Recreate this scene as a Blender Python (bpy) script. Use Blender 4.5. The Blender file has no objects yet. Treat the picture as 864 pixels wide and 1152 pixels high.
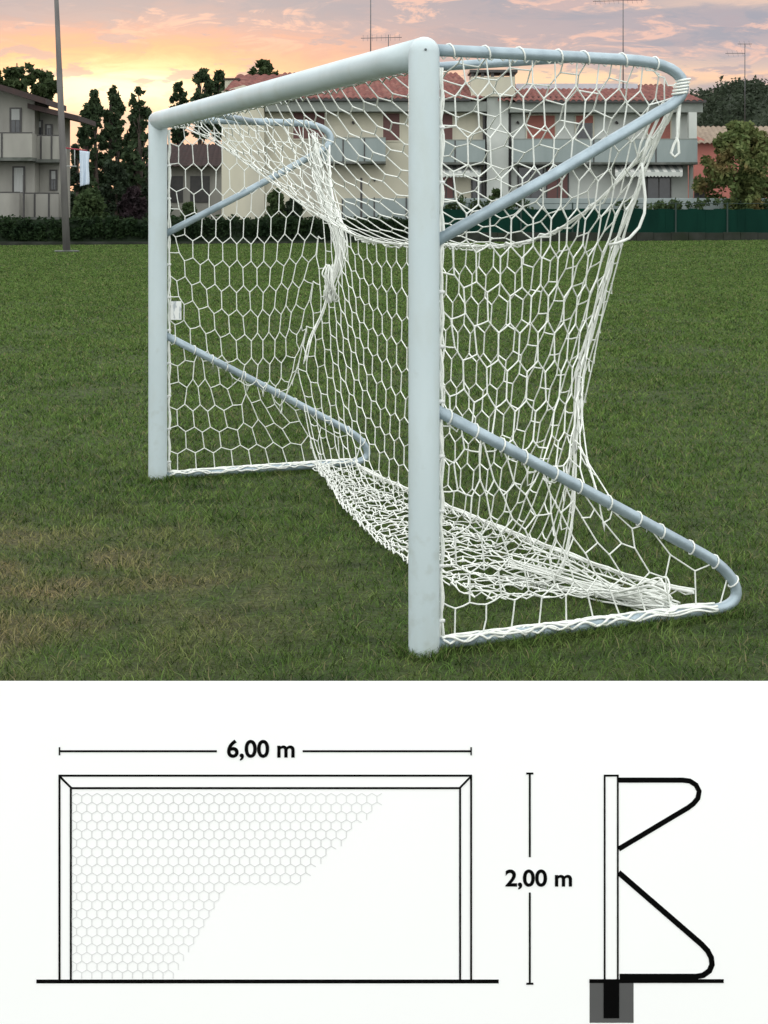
import bpy, bmesh, math, random
import numpy as np
from mathutils import Vector, Matrix
random.seed(7); rng = np.random.default_rng(7)
S = bpy.context.scene; COL = S.collection
F = 1650.0; CX = 432.0; HY = 251.0; EYE = 1.445        # photograph geometry (864 px wide)
def P(px, py, Y): return Vector(((px-CX)/F*Y, Y, EYE-(py-HY)/F*Y))
def X(px, Y): return (px-CX)/F*Y
def Z(py, Y): return EYE-(py-HY)/F*Y
def sstep(a, b, v):
    t = min(1, max(0, (v-a)/(b-a))); return t*t*(3-2*t)
def ground_z(x, y):
    return sstep(35, 70, y)*(0.50+0.007*max(-40, min(40, x)))
# ------------------------------------------------------------------ materials
def new_mat(name):
    m = bpy.data.materials.new(name); m.use_nodes = True
    return m, m.node_tree.nodes, m.node_tree.links, m.node_tree.nodes['Principled BSDF']
def mat(name, c1, c2=None, rough=.7, scale=3.0, detail=6, bump=0, bscale=None, metal=0, lo=.35, hi=.65, stretch=(1,1,1), spec=.5, c3=None, scale3=.7):
    m, n, l, b = new_mat(name)
    b.inputs['Roughness'].default_value = rough; b.inputs['Metallic'].default_value = metal
    b.inputs['Specular IOR Level'].default_value = spec
    if c2 is None: c2 = tuple(v*.85 for v in c1)
    tc = n.new('ShaderNodeTexCoord'); mp = n.new('ShaderNodeMapping'); mp.inputs['Scale'].default_value = stretch
    l.new(tc.outputs['Object'], mp.inputs['Vector'])
    nz = n.new('ShaderNodeTexNoise'); nz.inputs['Scale'].default_value = scale; nz.inputs['Detail'].default_value = detail
    l.new(mp.outputs['Vector'], nz.inputs['Vector'])
    r = n.new('ShaderNodeValToRGB'); r.color_ramp.elements[0].position = lo; r.color_ramp.elements[1].position = hi
    r.color_ramp.elements[0].color = (*c1, 1); r.color_ramp.elements[1].color = (*c2, 1)
    l.new(nz.outputs['Fac'], r.inputs['Fac'])
    out = r.outputs['Color']
    if c3 is not None:
        n3 = n.new('ShaderNodeTexNoise'); n3.inputs['Scale'].default_value = scale3; n3.inputs['Detail'].default_value = 8
        l.new(mp.outputs['Vector'], n3.inputs['Vector'])
        r3 = n.new('ShaderNodeValToRGB'); r3.color_ramp.elements[0].position = .5; r3.color_ramp.elements[1].position = .72
        l.new(n3.outputs['Fac'], r3.inputs['Fac'])
        mx = n.new('ShaderNodeMix'); mx.data_type = 'RGBA'
        l.new(r3.outputs['Color'], mx.inputs['Factor']); l.new(out, mx.inputs['A']); mx.inputs['B'].default_value = (*c3, 1)
        out = mx.outputs['Result']
    l.new(out, b.inputs['Base Color'])
    if bump:
        bn = n.new('ShaderNodeTexNoise'); bn.inputs['Scale'].default_value = bscale or scale*6; bn.inputs['Detail'].default_value = 6
        l.new(tc.outputs['Object'], bn.inputs['Vector'])
        bp = n.new('ShaderNodeBump'); bp.inputs['Strength'].default_value = bump; bp.inputs['Distance'].default_value = .02
        l.new(bn.outputs['Fac'], bp.inputs['Height']); l.new(bp.outputs['Normal'], b.inputs['Normal'])
    return m
def leaf_mat(name, c1, c2, c3=None):
    m = mat(name, c1, c2, rough=.75, scale=1.6, detail=3, c3=c3, scale3=.5, spec=.15)
    n = m.node_tree.nodes; l = m.node_tree.links; b = n['Principled BSDF']; src = b.inputs['Base Color'].links[0].from_socket
    tr = n.new('ShaderNodeBsdfTranslucent'); l.new(src, tr.inputs['Color']); mx = n.new('ShaderNodeMixShader'); mx.inputs[0].default_value = .3
    l.new(b.outputs[0], mx.inputs[1]); l.new(tr.outputs[0], mx.inputs[2]); l.new(mx.outputs[0], n['Material Output'].inputs['Surface'])
    return m
M = {}
M['post'] = mat('white_painted_aluminium', (.49,.57,.59), (.455,.535,.555), rough=.38, scale=5, bump=.04, bscale=60, c3=(.445,.51,.51), scale3=9, stretch=(1,1,.35))
# ball marks and mud stains low on the posts
_n = M['post'].node_tree.nodes; _l = M['post'].node_tree.links; _b = _n['Principled BSDF']; _src = _b.inputs['Base Color'].links[0].from_socket
_tc = _n.new('ShaderNodeTexCoord'); _s = _n.new('ShaderNodeSeparateXYZ'); _l.new(_tc.outputs['Object'], _s.inputs[0])
_z = _n.new('ShaderNodeTexNoise'); _z.inputs['Scale'].default_value = 17; _z.inputs['Detail'].default_value = 8; _l.new(_tc.outputs['Object'], _z.inputs['Vector'])
_m = _n.new('ShaderNodeMapRange'); _m.inputs['From Min'].default_value = .75; _m.inputs['From Max'].default_value = .05; _m.inputs['To Max'].default_value = .20; _l.new(_s.outputs['Z'], _m.inputs['Value'])
_a = _n.new('ShaderNodeMath'); _a.operation = 'ADD'; _l.new(_z.outputs['Fac'], _a.inputs[0]); _l.new(_m.outputs['Result'], _a.inputs[1])
_r = _n.new('ShaderNodeValToRGB'); _r.color_ramp.elements[0].position = .66; _r.color_ramp.elements[1].position = .80; _r.color_ramp.elements[1].color = (.20,.20,.20,1); _l.new(_a.outputs[0], _r.inputs['Fac'])
_x = _n.new('ShaderNodeMix'); _x.data_type = 'RGBA'; _l.new(_r.outputs['Color'], _x.inputs['Factor']); _l.new(_src, _x.inputs['A']); _x.inputs['B'].default_value = (.27,.28,.22,1); _l.new(_x.outputs['Result'], _b.inputs['Base Color'])
M['steel'] = mat('galvanised_steel', (.34,.42,.465), (.25,.315,.355), rough=.42, metal=.3, scale=14, bump=.05, bscale=120)
M['net'] = mat('white_nylon_cord', (.78,.80,.755), (.66,.685,.64), rough=.8, scale=30, spec=.2)
M['clip'] = mat('white_plastic_clip', (.70,.72,.70), rough=.5)
M['tag'] = mat('printed_paper_tag', (.72,.74,.72), (.36,.40,.42), rough=.7, scale=60, lo=.52, hi=.6, stretch=(1,1,.25))
M['bolt'] = mat('dark_bolt', (.12,.14,.15), rough=.4, metal=.6)
M['board'] = mat('white_laminate_board', (.93,.93,.93), (.92,.92,.92), rough=.65, spec=.2)
M['ink'] = mat('black_ink', (.004,.004,.004), rough=1, spec=0)
M['ink_grey'] = mat('light_grey_ink', (.74,.74,.74), rough=.75, spec=.1)
M['ink_mid'] = mat('mid_grey_ink', (.105,.105,.105), rough=.75, spec=.1)
M['cream'] = mat('cream_render', (.48,.46,.365), (.42,.40,.315), rough=.9, scale=.7, bump=.15, bscale=20, c3=(.36,.35,.30), scale3=.35, stretch=(1,1,.4))
M['white_render'] = mat('pale_grey_render', (.46,.48,.45), (.40,.43,.40), rough=.9, scale=.8, bump=.1, bscale=20)
M['grey_render'] = mat('grey_beige_render', (.27,.265,.235), (.21,.205,.185), rough=.9, scale=.8, bump=.15, bscale=14, c3=(.15,.145,.13), scale3=.5, stretch=(1,1,.35))
M['balcony'] = mat('grey_balcony_panel', (.23,.27,.265), (.19,.23,.225), rough=.7, scale=1.5, stretch=(1,1,.3))
M['soffit'] = mat('grey_soffit', (.20,.22,.20), rough=.9)
M['tile'] = mat('red_clay_tile', (.21,.075,.062), (.125,.052,.046), rough=.85, scale=4, bump=.2, c3=(.25,.12,.095), scale3=2.2)
M['tile_dark'] = mat('dark_clay_tile', (.045,.026,.024), (.03,.021,.02), rough=.9, scale=3)
M['tile_brown'] = mat('brown_clay_tile', (.30,.24,.18), (.23,.18,.14), rough=.9, scale=3)
M['shutter'] = mat('brown_roller_shutter', (.12,.045,.04), (.095,.038,.034), rough=.6, scale=2, stretch=(1,1,18))
M['shutter_red'] = mat('red_roller_shutter', (.28,.085,.06), (.22,.068,.05), rough=.6, scale=2, stretch=(1,1,18))
M['dark'] = mat('dark_joinery', (.022,.022,.022), (.035,.032,.03), rough=.5)
M['glass'] = mat('dark_window_glass', (.02,.024,.028), (.03,.035,.04), rough=.12)
M['curtain'] = mat('pale_curtain', (.33,.34,.33), rough=.9, stretch=(9,9,.4))
M['awning'] = None
M['concrete'] = mat('weathered_concrete', (.12,.125,.115), (.065,.072,.062), rough=.95, scale=2.2, bump=.3, c3=(.035,.045,.03), scale3=1.1)
M['dark_concrete'] = mat('dark_mossy_concrete', (.034,.037,.031), (.018,.021,.016), rough=.95, spec=.15, scale=1.5, bump=.3, c3=(.018,.024,.014), scale3=.9)
M['pole'] = mat('grey_concrete_pole', (.135,.13,.125), (.095,.09,.088), rough=.85, scale=4, stretch=(1,1,.2))
M['green_mesh'] = mat('green_windbreak_mesh', (.004,.028,.019), (.003,.020,.014), rough=.95, spec=.08, scale=1.2, stretch=(1,1,.4))
M['green_post'] = mat('green_metal_post', (.005,.022,.016), rough=.6)
M['pink'] = mat('pink_render', (.48,.17,.14), (.42,.15,.125), rough=.9, scale=.8)
M['bark'] = mat('dark_bark', (.06,.045,.035), (.04,.03,.024), rough=.95, scale=6, bump=.4)
M['metal_dark'] = mat('weathered_antenna_metal', (.10,.10,.105), rough=.5, metal=.5)
M['panel'] = mat('pale_solar_panel', (.40,.40,.43), (.36,.36,.40), rough=.3)
M['cloth'] = mat('white_cotton', (.52,.60,.68), (.45,.53,.62), rough=.9, scale=4, stretch=(3,3,.3))
M['red'] = mat('red_paint', (.30,.03,.05), rough=.6)
M['poplar'] = leaf_mat('poplar_leaves', (.030,.052,.026), (.050,.075,.034))
M['pine'] = leaf_mat('pine_needles', (.032,.05,.020), (.05,.072,.028))
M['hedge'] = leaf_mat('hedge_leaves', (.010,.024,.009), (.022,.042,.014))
M['bush'] = leaf_mat('bush_leaves', (.035,.06,.024), (.06,.09,.034))
M['bush_dark'] = leaf_mat('dark_bush_leaves', (.022,.034,.020), (.03,.048,.026))
M['plum'] = leaf_mat('purple_leaves', (.035,.022,.026), (.026,.020,.022))
M['maple'] = leaf_mat('olive_leaves', (.085,.125,.042), (.14,.16,.058), c3=(.19,.11,.05))
M['forest'] = leaf_mat('far_forest_leaves', (.030,.042,.026), (.042,.056,.034))
# striped awning
m, n, l, b = new_mat('striped_awning_cloth'); b.inputs['Roughness'].default_value = .9
tc = n.new('ShaderNodeTexCoord'); w = n.new('ShaderNodeTexWave'); w.inputs['Scale'].default_value = .75; w.bands_direction = 'X'
l.new(tc.outputs['Object'], w.inputs['Vector']); r = n.new('ShaderNodeValToRGB'); r.color_ramp.interpolation = 'CONSTANT'
r.color_ramp.elements[0].color = (.20,.22,.21,1); r.color_ramp.elements[1].position = .5; r.color_ramp.elements[1].color = (.46,.47,.44,1)
l.new(w.outputs['Fac'], r.inputs['Fac']); l.new(r.outputs['Color'], b.inputs['Base Color']); M['awning'] = m
# turf: one colour recipe shared by the soil sheet and the blades
def turf_mat(name, blades):
    m, n, l, b = new_mat(name); b.inputs['Roughness'].default_value = .8; b.inputs['Specular IOR Level'].default_value = .12
    tc = n.new('ShaderNodeTexCoord')
    def noise(sc, det=5, st=(1,1,1)):
        mp = n.new('ShaderNodeMapping'); mp.inputs['Scale'].default_value = st; l.new(tc.outputs['Object'], mp.inputs['Vector'])
        z = n.new('ShaderNodeTexNoise'); z.inputs['Scale'].default_value = sc; z.inputs['Detail'].default_value = det; l.new(mp.outputs['Vector'], z.inputs['Vector']); return z.outputs['Fac']
    def ramp(fac, p0, p1, c0, c1):
        r = n.new('ShaderNodeValToRGB'); r.color_ramp.elements[0].position = p0; r.color_ramp.elements[1].position = p1
        r.color_ramp.elements[0].color = (*c0, 1); r.color_ramp.elements[1].color = (*c1, 1); l.new(fac, r.inputs['Fac']); return r.outputs['Color']
    def mix(f, a, bb):
        x = n.new('ShaderNodeMix'); x.data_type = 'RGBA'; l.new(f, x.inputs['Factor']); l.new(a, x.inputs['A'])
        if isinstance(bb, tuple): x.inputs['B'].default_value = (*bb, 1)
        else: l.new(bb, x.inputs['B'])
        return x.outputs['Result']
    def math2(op, a, bb):
        x = n.new('ShaderNodeMath'); x.operation = op; x.use_clamp = False
        for i, v in enumerate((a, bb)):
            if isinstance(v, (int, float)): x.inputs[i].default_value = v
            else: l.new(v, x.inputs[i])
        return x.outputs[0]
    k = 1.0
    g = ramp(noise(.55, 6), .3, .7, GREEN_A, GREEN_B)
    g = mix(ramp(noise(6, 6, (1,1.6,1)), .42, .68, (0,0,0), (.85,.85,.85)), g, GREEN_C)
    g = mix(ramp(noise(3.1, 5, (.8,2.2,1)), .50, .72, (0,0,0), (.8,.8,.8)), g, (.022,.046,.013))
    sep = n.new('ShaderNodeSeparateXYZ'); l.new(tc.outputs['Object'], sep.inputs[0])
    # worn, dry goalmouth in front of and left of the goal
    dx = math2('DIVIDE', math2('SUBTRACT', sep.outputs['X'], -1.75), 1.75); dy = math2('DIVIDE', math2('SUBTRACT', sep.outputs['Y'], 5.75), 1.75)
    d = math2('SQRT', math2('ADD', math2('MULTIPLY', dx, dx), math2('MULTIPLY', dy, dy)), 0)
    near = ramp(d, .25, 1.45, (1,1,1), (0,0,0))
    dry = math2('MULTIPLY', near, ramp(noise(2.6, 8), .38, .60, (.06,.06,.06), (1,1,1)))
    if blades:
        a0 = n.new('ShaderNodeAttribute'); a0.attribute_name = 'tone'; dry = math2('MULTIPLY', dry, ramp(a0.outputs['Fac'], .15, .6, (.15,.15,.15), (1,1,1)))
    g = mix(dry, g, DRY)
    patches = ramp(noise(1.1, 8), .60, .78, (0,0,0), (.40,.40,.40))
    g = mix(patches, g, DRY2)
    if blades:
        at = n.new('ShaderNodeAttribute'); at.attribute_name = 'tone'
        h = n.new('ShaderNodeHueSaturation'); l.new(g, h.inputs['Color']); l.new(math2('ADD', math2('MULTIPLY', at.outputs['Fac'], 1.8), .28), h.inputs['Value'])
        g = h.outputs['Color']
        straw = ramp(at.outputs['Fac'], .91, .95, (0,0,0), (.85,.85,.85)); g = mix(straw, g, STRAW)
    else:
        bp = n.new('ShaderNodeBump'); bp.inputs['Strength'].default_value = .9; bp.inputs['Distance'].default_value = .05
        l.new(noise(22, 8), bp.inputs['Height']); l.new(bp.outputs['Normal'], b.inputs['Normal'])
        g = mix(ramp(noise(60, 6), .30, .75, (.92,.92,.92), (.35,.35,.35)), g, SOIL_SHADE)  # soil colour darkened to paint in the shade between the blades
    l.new(g, b.inputs['Base Color'])
    if blades:
        tr = n.new('ShaderNodeBsdfTranslucent'); l.new(g, tr.inputs['Color']); mxs = n.new('ShaderNodeMixShader'); mxs.inputs[0].default_value = .38
        l.new(b.outputs[0], mxs.inputs[1]); l.new(tr.outputs[0], mxs.inputs[2]); l.new(mxs.outputs[0], n['Material Output'].inputs['Surface'])
    return m
GREEN_A = (.047,.092,.020); GREEN_B = (.078,.140,.032); GREEN_C = (.118,.165,.046)
DRY = (.205,.160,.085); DRY2 = (.125,.125,.055); STRAW = (.21,.18,.10); SOIL_SHADE = (.022,.024,.011)
M['turf'] = turf_mat('turf_soil', False); M['blade'] = turf_mat('grass_blades', True)
# ------------------------------------------------------------------ object helpers
def tag(o, label=None, cat=None, group=None, kind=None):
    if label: o['label'] = label
    if cat: o['category'] = cat
    if group: o['group'] = group
    if kind: o['kind'] = kind
    return o
def empty(name, loc, label, cat, group=None):
    o = bpy.data.objects.new(name, None); COL.objects.link(o); o.location = loc; o.empty_display_size = .2
    return tag(o, label, cat, group)
def link(name, me, m, parent=None, smooth=False):
    if m: me.materials.append(m)
    if smooth:
        me.polygons.foreach_set('use_smooth', [True]*len(me.polygons))
    o = bpy.data.objects.new(name, me); COL.objects.link(o)
    if parent:
        o.parent = parent
        w = Vector((0,0,0)); q = parent
        while q: w += q.location; q = q.parent
        me.transform(Matrix.Translation(-w))        # geometry is authored in world space
    return o
class MB:
    def __init__(s): s.v = []; s.f = []
    def add(s, vs, fs):
        k = len(s.v); s.v += [tuple(v) for v in vs]; s.f += [tuple(i+k for i in f) for f in fs]; return s
    def box(s, x0, x1, y0, y1, z0, z1):
        vs = [(x0,y0,z0),(x1,y0,z0),(x1,y1,z0),(x0,y1,z0),(x0,y0,z1),(x1,y0,z1),(x1,y1,z1),(x0,y1,z1)]
        return s.add(vs, [(0,3,2,1),(4,5,6,7),(0,1,5,4),(1,2,6,5),(2,3,7,6),(3,0,4,7)])
    def prism(s, pts, y0, y1):                      # polygon in (x,z) extruded along y
        n = len(pts); vs = [(x,y0,z) for x,z in pts]+[(x,y1,z) for x,z in pts]
        fs = [tuple(range(n)), tuple(reversed(range(n,2*n)))]+[(i,n+i,n+(i+1)%n,(i+1)%n) for i in range(n)]
        return s.add(vs, fs)
    def tube(s, pts, r, seg=10, cap=True):
        pts = [Vector(p) for p in pts]; n = len(pts)
        rs = r if isinstance(r, (list, tuple)) else [r]*n
        vs = []; prev = None
        for i, p in enumerate(pts):
            d = (pts[min(i+1,n-1)]-pts[max(i-1,0)])
            if d.length < 1e-9: d = Vector((0,0,1))
            d.normalize()
            if prev is None:
                a = d.orthogonal().normalized()
            else:
                a = prev-d*prev.dot(d); a = a.normalized() if a.length > 1e-6 else d.orthogonal().normalized()
            prev = a; b = d.cross(a)
            for k in range(seg):
                t = 2*math.pi*k/seg; vs.append(p+(a*math.cos(t)+b*math.sin(t))*rs[i])
        fs = [(i*seg+k, i*seg+(k+1)%seg, (i+1)*seg+(k+1)%seg, (i+1)*seg+k) for i in range(n-1) for k in range(seg)]
        if cap: fs += [tuple(reversed(range(seg))), tuple(range((n-1)*seg, n*seg))]
        return s.add(vs, fs)
    def mesh(s, name):
        me = bpy.data.meshes.new(name); me.from_pydata(s.v, [], s.f); me.update(); return me
    def build(s, name, m, parent=None, smooth=False, bevel=0):
        o = link(name, s.mesh(name), m, parent, smooth)
        if bevel:
            bv = o.modifiers.new('Bevel', 'BEVEL'); bv.width = bevel; bv.segments = 2; bv.limit_method = 'ANGLE'
        return o
def copy_tree(o, parent=None):
    c = o.copy(); COL.objects.link(c); c.parent = parent
    for ch in list(o.children): copy_tree(ch, c)
    return c
def np_mesh(name, verts, faces):                    # faces: (n,k) int array
    me = bpy.data.meshes.new(name); nf, k = faces.shape
    me.vertices.add(len(verts)); me.vertices.foreach_set('co', np.ascontiguousarray(verts, dtype=np.float32).ravel())
    me.loops.add(nf*k); me.loops.foreach_set('vertex_index', np.ascontiguousarray(faces, dtype=np.int32).ravel())
    me.polygons.add(nf); me.polygons.foreach_set('loop_start', np.arange(0, nf*k, k, dtype=np.int32))
    me.update(calc_edges=True); return me
# ------------------------------------------------------------------ camera
cam = bpy.data.objects.new('camera', bpy.data.cameras.new('camera')); COL.objects.link(cam); S.camera = cam
cam.location = (0,0,EYE); cam.rotation_euler = (math.radians(90),0,0)
cam.data.sensor_fit = 'HORIZONTAL'; cam.data.sensor_width = 36; cam.data.lens = 36*F/864
cam.data.shift_x = 0; cam.data.shift_y = -(576-HY)/864
cam.data.clip_end = 3000; cam.data.clip_start = .05
S.render.resolution_x = 768; S.render.resolution_y = 1024
# ------------------------------------------------------------------ sky and light
W = bpy.data.worlds.new('World'); S.world = W; W.use_nodes = True
n = W.node_tree.nodes; l = W.node_tree.links; n.clear()
out = n.new('ShaderNodeOutputWorld'); add = n.new('ShaderNodeAddShader'); l.new(add.outputs[0], out.inputs['Surface'])
SUN_AZ = math.atan((130-CX)/F); SUN_EL = math.radians(4)
sky = n.new('ShaderNodeTexSky'); sky.sky_type = 'NISHITA'; sky.sun_disc = False
sky.sun_elevation = SUN_EL; sky.sun_rotation = SUN_AZ; sky.air_density = 1.0; sky.dust_density = 1.5
bg1 = n.new('ShaderNodeBackground'); bg1.inputs['Strength'].default_value = .008; l.new(sky.outputs[0], bg1.inputs['Color']); l.new(bg1.outputs[0], add.inputs[0])
tc = n.new('ShaderNodeTexCoord'); sp = n.new('ShaderNodeSeparateXYZ'); l.new(tc.outputs['Generated'], sp.inputs[0])
def mth(op, a, b=0.0, c=None, clamp=False):
    x = n.new('ShaderNodeMath'); x.operation = op; x.use_clamp = clamp
    for i, v in enumerate((a, b) if c is None else (a, b, c)):
        if isinstance(v, (int, float)): x.inputs[i].default_value = v
        else: l.new(v, x.inputs[i])
    return x.outputs[0]
def mrange(v, a, b, c=0.0, d=1.0):
    x = n.new('ShaderNodeMapRange'); x.interpolation_type = 'SMOOTHSTEP'; x.clamp = True
    l.new(v, x.inputs['Value'])
    for k, q in zip(('From Min','From Max','To Min','To Max'), (a,b,c,d)): x.inputs[k].default_value = q
    return x.outputs['Result']
def cmix(f, a, b):
    x = n.new('ShaderNodeMix'); x.data_type = 'RGBA'
    if isinstance(f, (int, float)): x.inputs['Factor'].default_value = f
    else: l.new(f, x.inputs['Factor'])
    for k, v in (('A', a), ('B', b)):
        if isinstance(v, tuple): x.inputs[k].default_value = (*v, 1)
        else: l.new(v, x.inputs[k])
    return x.outputs['Result']
az = mth('ARCTAN2', sp.outputs['X'], sp.outputs['Y']); el = mth('ARCSINE', sp.outputs['Z'])
cb = n.new('ShaderNodeCombineXYZ'); l.new(az, cb.inputs[0]); l.new(el, cb.inputs[1])
def wnoise(sx, sy, off, det=6, rough=.55, dist=0.0):
    mp = n.new('ShaderNodeMapping'); mp.inputs['Scale'].default_value = (sx, sy, 1); mp.inputs['Location'].default_value = (off, off*.7, off*.3)
    l.new(cb.outputs[0], mp.inputs['Vector'])
    z = n.new('ShaderNodeTexNoise'); z.inputs['Scale'].default_value = 1; z.inputs['Detail'].default_value = det; z.inputs['Roughness'].default_value = rough; z.inputs['Distortion'].default_value = dist
    l.new(mp.outputs['Vector'], z.inputs['Vector']); return z.outputs['Fac']
def px_az(px): return math.atan((px-CX)/F)
def px_el(py): return (HY-py)/F
n1 = wnoise(18, 75, 3.1, 8, .66, .8); n2 = wnoise(11, 44, 8.7, 8, .62, .6); n3 = wnoise(34, 120, 1.3, 5)
ew = mth('ADD', el, mth('MULTIPLY', mth('SUBTRACT', n2, .5), .035))
ramp = n.new('ShaderNodeValToRGB'); l.new(mrange(ew, 0, .18), ramp.inputs['Fac'])
ramp.color_ramp.interpolation = 'EASE'
cr = ramp.color_ramp.elements
cr[0].position = 0; cr[0].color = (.62,.42,.36,1); cr[1].position = 1; cr[1].color = (.33,.325,.39,1)
for p, c in ((.42,(.66,.49,.45,1)), (.62,(.52,.42,.43,1)), (.80,(.40,.36,.41,1))):
    e = cr.new(p); e.color = c
col = ramp.outputs['Color']
def glow(px, py, sx, sy, warp=.02):
    a = mth('DIVIDE', mth('SUBTRACT', az, px_az(px)), sx/F)
    e = mth('DIVIDE', mth('SUBTRACT', mth('ADD', el, mth('MULTIPLY', mth('SUBTRACT', n1, .5), warp)), px_el(py)), sy/F)
    return mth('POWER', 2.718, mth('MULTIPLY', mth('ADD', mth('MULTIPLY', a, a), mth('MULTIPLY', e, e)), -1))
# grey-violet cloud banks and pink streaks
pinkm = mth('MULTIPLY', mrange(n1, .50, .60), mrange(el, .30, .16))
col = cmix(mth('MULTIPLY', pinkm, .75), col, (.84,.52,.43))
greym = mth('MULTIPLY', mrange(n2, .49, .58), mrange(el, .02, .09))
col = cmix(mth('MULTIPLY', greym, .85), col, (.31,.325,.40))
col = cmix(mth('MULTIPLY', glow(130, 70, 300, 34, .05), .84), col, (1.0,.40,.23))
col = cmix(mth('MULTIPLY', glow(140, 96, 230, 28, .045), .94), col, (1.05,.60,.24))
col = cmix(glow(130, 104, 140, 24, .03), col, (1.35,1.08,.74))
col = cmix(mth('MULTIPLY', glow(665, 92, 170, 15, .02), .9), col, (1.0,.68,.42))
col = cmix(mth('MULTIPLY', glow(850, 92, 90, 6, .012), .7), col, (1.0,.60,.38))
col = cmix(mth('MULTIPLY', glow(850, 8, 130, 9, .02), .6), col, (.92,.62,.46))
dk = mth('MULTIPLY', mth('MULTIPLY', mrange(n3, .55, .62), mrange(el, .07, .10)), .7)
col = cmix(dk, col, (.40,.35,.40))
# brighter pale overcast overhead and behind the viewpoint
up = mrange(el, .17, .60); bk = mrange(sp.outputs['Y'], .55, -.25)
upc = mth('MAXIMUM', up, bk)
over = cmix(n2, (1.70,1.73,1.73), (2.0,2.02,2.0))
col = cmix(upc, col, over)
bg2 = n.new('ShaderNodeBackground'); bg2.inputs['Strength'].default_value = 1.0; l.new(col, bg2.inputs['Color']); l.new(bg2.outputs[0], add.inputs[1])
sd = bpy.data.lights.new('sun', 'SUN'); sd.energy = .5; sd.angle = math.radians(12); sd.color = (1,.72,.48)
so = bpy.data.objects.new('sun', sd); COL.objects.link(so)
dirv = Vector((math.sin(SUN_AZ)*math.cos(SUN_EL), math.cos(SUN_AZ)*math.cos(SUN_EL), math.sin(SUN_EL)))
so.rotation_euler = dirv.to_track_quat('Z', 'Y').to_euler(); so.location = (-10, 60, 20)
S.view_settings.view_transform = 'Standard'; S.view_settings.look = 'None'; S.view_settings.exposure = .12; S.view_settings.gamma = 1
# ------------------------------------------------------------------ ground
ys = np.concatenate([np.linspace(-12, 12, 49), np.linspace(13, 90, 78), np.linspace(100, 900, 40)])
xs = np.concatenate([np.linspace(-500, -50, 20), np.linspace(-45, 45, 91), np.linspace(50, 500, 20)])
gx, gy = np.meshgrid(xs, ys)
gz = np.vectorize(ground_z)(gx, gy)+.012*np.sin(gx*1.9+gy)*np.sin(gy*1.3-gx*.4)*(gy < 30)
nx, ny = len(xs), len(ys)
idx = np.arange(nx*ny).reshape(ny, nx)
fc = np.stack([idx[:-1,:-1], idx[:-1,1:], idx[1:,1:], idx[1:,:-1]], -1).reshape(-1, 4)
g = link('ground', np_mesh('ground', np.stack([gx, gy, gz], -1).reshape(-1, 3), fc), M['turf'], smooth=True)
tag(g, 'green football pitch with a worn dry goalmouth', 'ground', kind='structure')
# grass blades
def blades(n, pick=None):
    u = rng.random(n); Y = (2.75**.5+u*(69.2**.5-2.75**.5))**2
    half = Y*(CX/F)*1.5+1.6
    x = (rng.random(n)*2-1)*half
    wid = .0034*(Y/4.5)**.95; hmin = .012+.0002*Y; hmax = .044+.0003*Y
    if pick is not None: x, Y = pick; wid = .0034+0*Y; hmin = .018; hmax = .056
    # clumpiness
    z = np.vectorize(ground_z)(x, Y)+(.012*np.sin(x*1.9+Y)*np.sin(Y*1.3-x*.4))*(Y < 30)
    cl = .5+.5*np.sin(x*7.3+np.sin(Y*5.1)*2)*np.sin(Y*6.7+np.sin(x*4.2)*2)
    cl2 = .5+.5*np.sin(x*2.1+np.sin(Y*1.7)*2+1)*np.sin(Y*1.9+np.sin(x*1.4)*2)
    h = (hmin+(hmax-hmin)*rng.random(n)**1.6)*(.55+.6*cl*.6+.5*cl2*.5)
    a = rng.random(n)*2*np.pi; lean = (.35+rng.random(n)*1.5)*h
    la = rng.random(n)*2*np.pi
    dx, dy = np.cos(a)*wid*.5*(.6+.8*rng.random(n)), np.sin(a)*wid*.5*(.6+.8*rng.random(n))
    lx, ly = np.cos(la)*lean, np.sin(la)*lean
    b = np.stack([x, Y, z-.004], -1)
    o = np.stack([dx, dy, 0*x], -1)
    mid = b+np.stack([lx*.35, ly*.35, h*.62], -1); tip = b+np.stack([lx, ly, h], -1)
    V = np.stack([b-o, b+o, mid+o*.75, mid-o*.75, tip+o*.08, tip-o*.08], 1).reshape(-1, 3)
    k = np.arange(n)[:, None]*6
    Fq = np.concatenate([k+np.array([0,1,2,3]), k+np.array([3,2,4,5])], 0)
    tone = np.repeat(np.clip(rng.random(n), 0, 1), 6)
    return V, Fq, tone
gN = Vector((X(477, 4.926), 4.926, 0)); gF = Vector((X(177.5, 8.22), 8.22, 0)); gU = (gF-gN).normalized(); gV = Vector((gU.y, -gU.x, 0))
px_, py_ = [], []
for base in (gN, gF):
    for k in range(650):                           # round each post
        a = random.uniform(0, 6.28); r_ = .058+.05*random.random()**2; px_.append(base.x+r_*math.cos(a)); py_.append(base.y+r_*math.sin(a))
    for k in range(3000):                           # along each ground bar
        q = base+gV*random.uniform(.05, 1.3)+gU*random.choice((-1, 1))*(.024+.05*random.random()**2); px_.append(q.x); py_.append(q.y)
parts = [blades(1200000), blades(len(px_), (np.array(px_), np.array(py_)))]
vo = 0; VV = []; FF = []; TT = []
for V, Fq, t in parts: VV.append(V); FF.append(Fq+vo); TT.append(t); vo += len(V)
me = np_mesh('grass', np.concatenate(VV), np.concatenate(FF))
at = me.attributes.new('tone', 'FLOAT', 'POINT'); at.data.foreach_set('value', np.concatenate(TT).astype(np.float32))
gr = link('grass', me, M['blade']); tag(gr, 'short trodden green grass covering the pitch', 'grass', kind='stuff')
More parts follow.
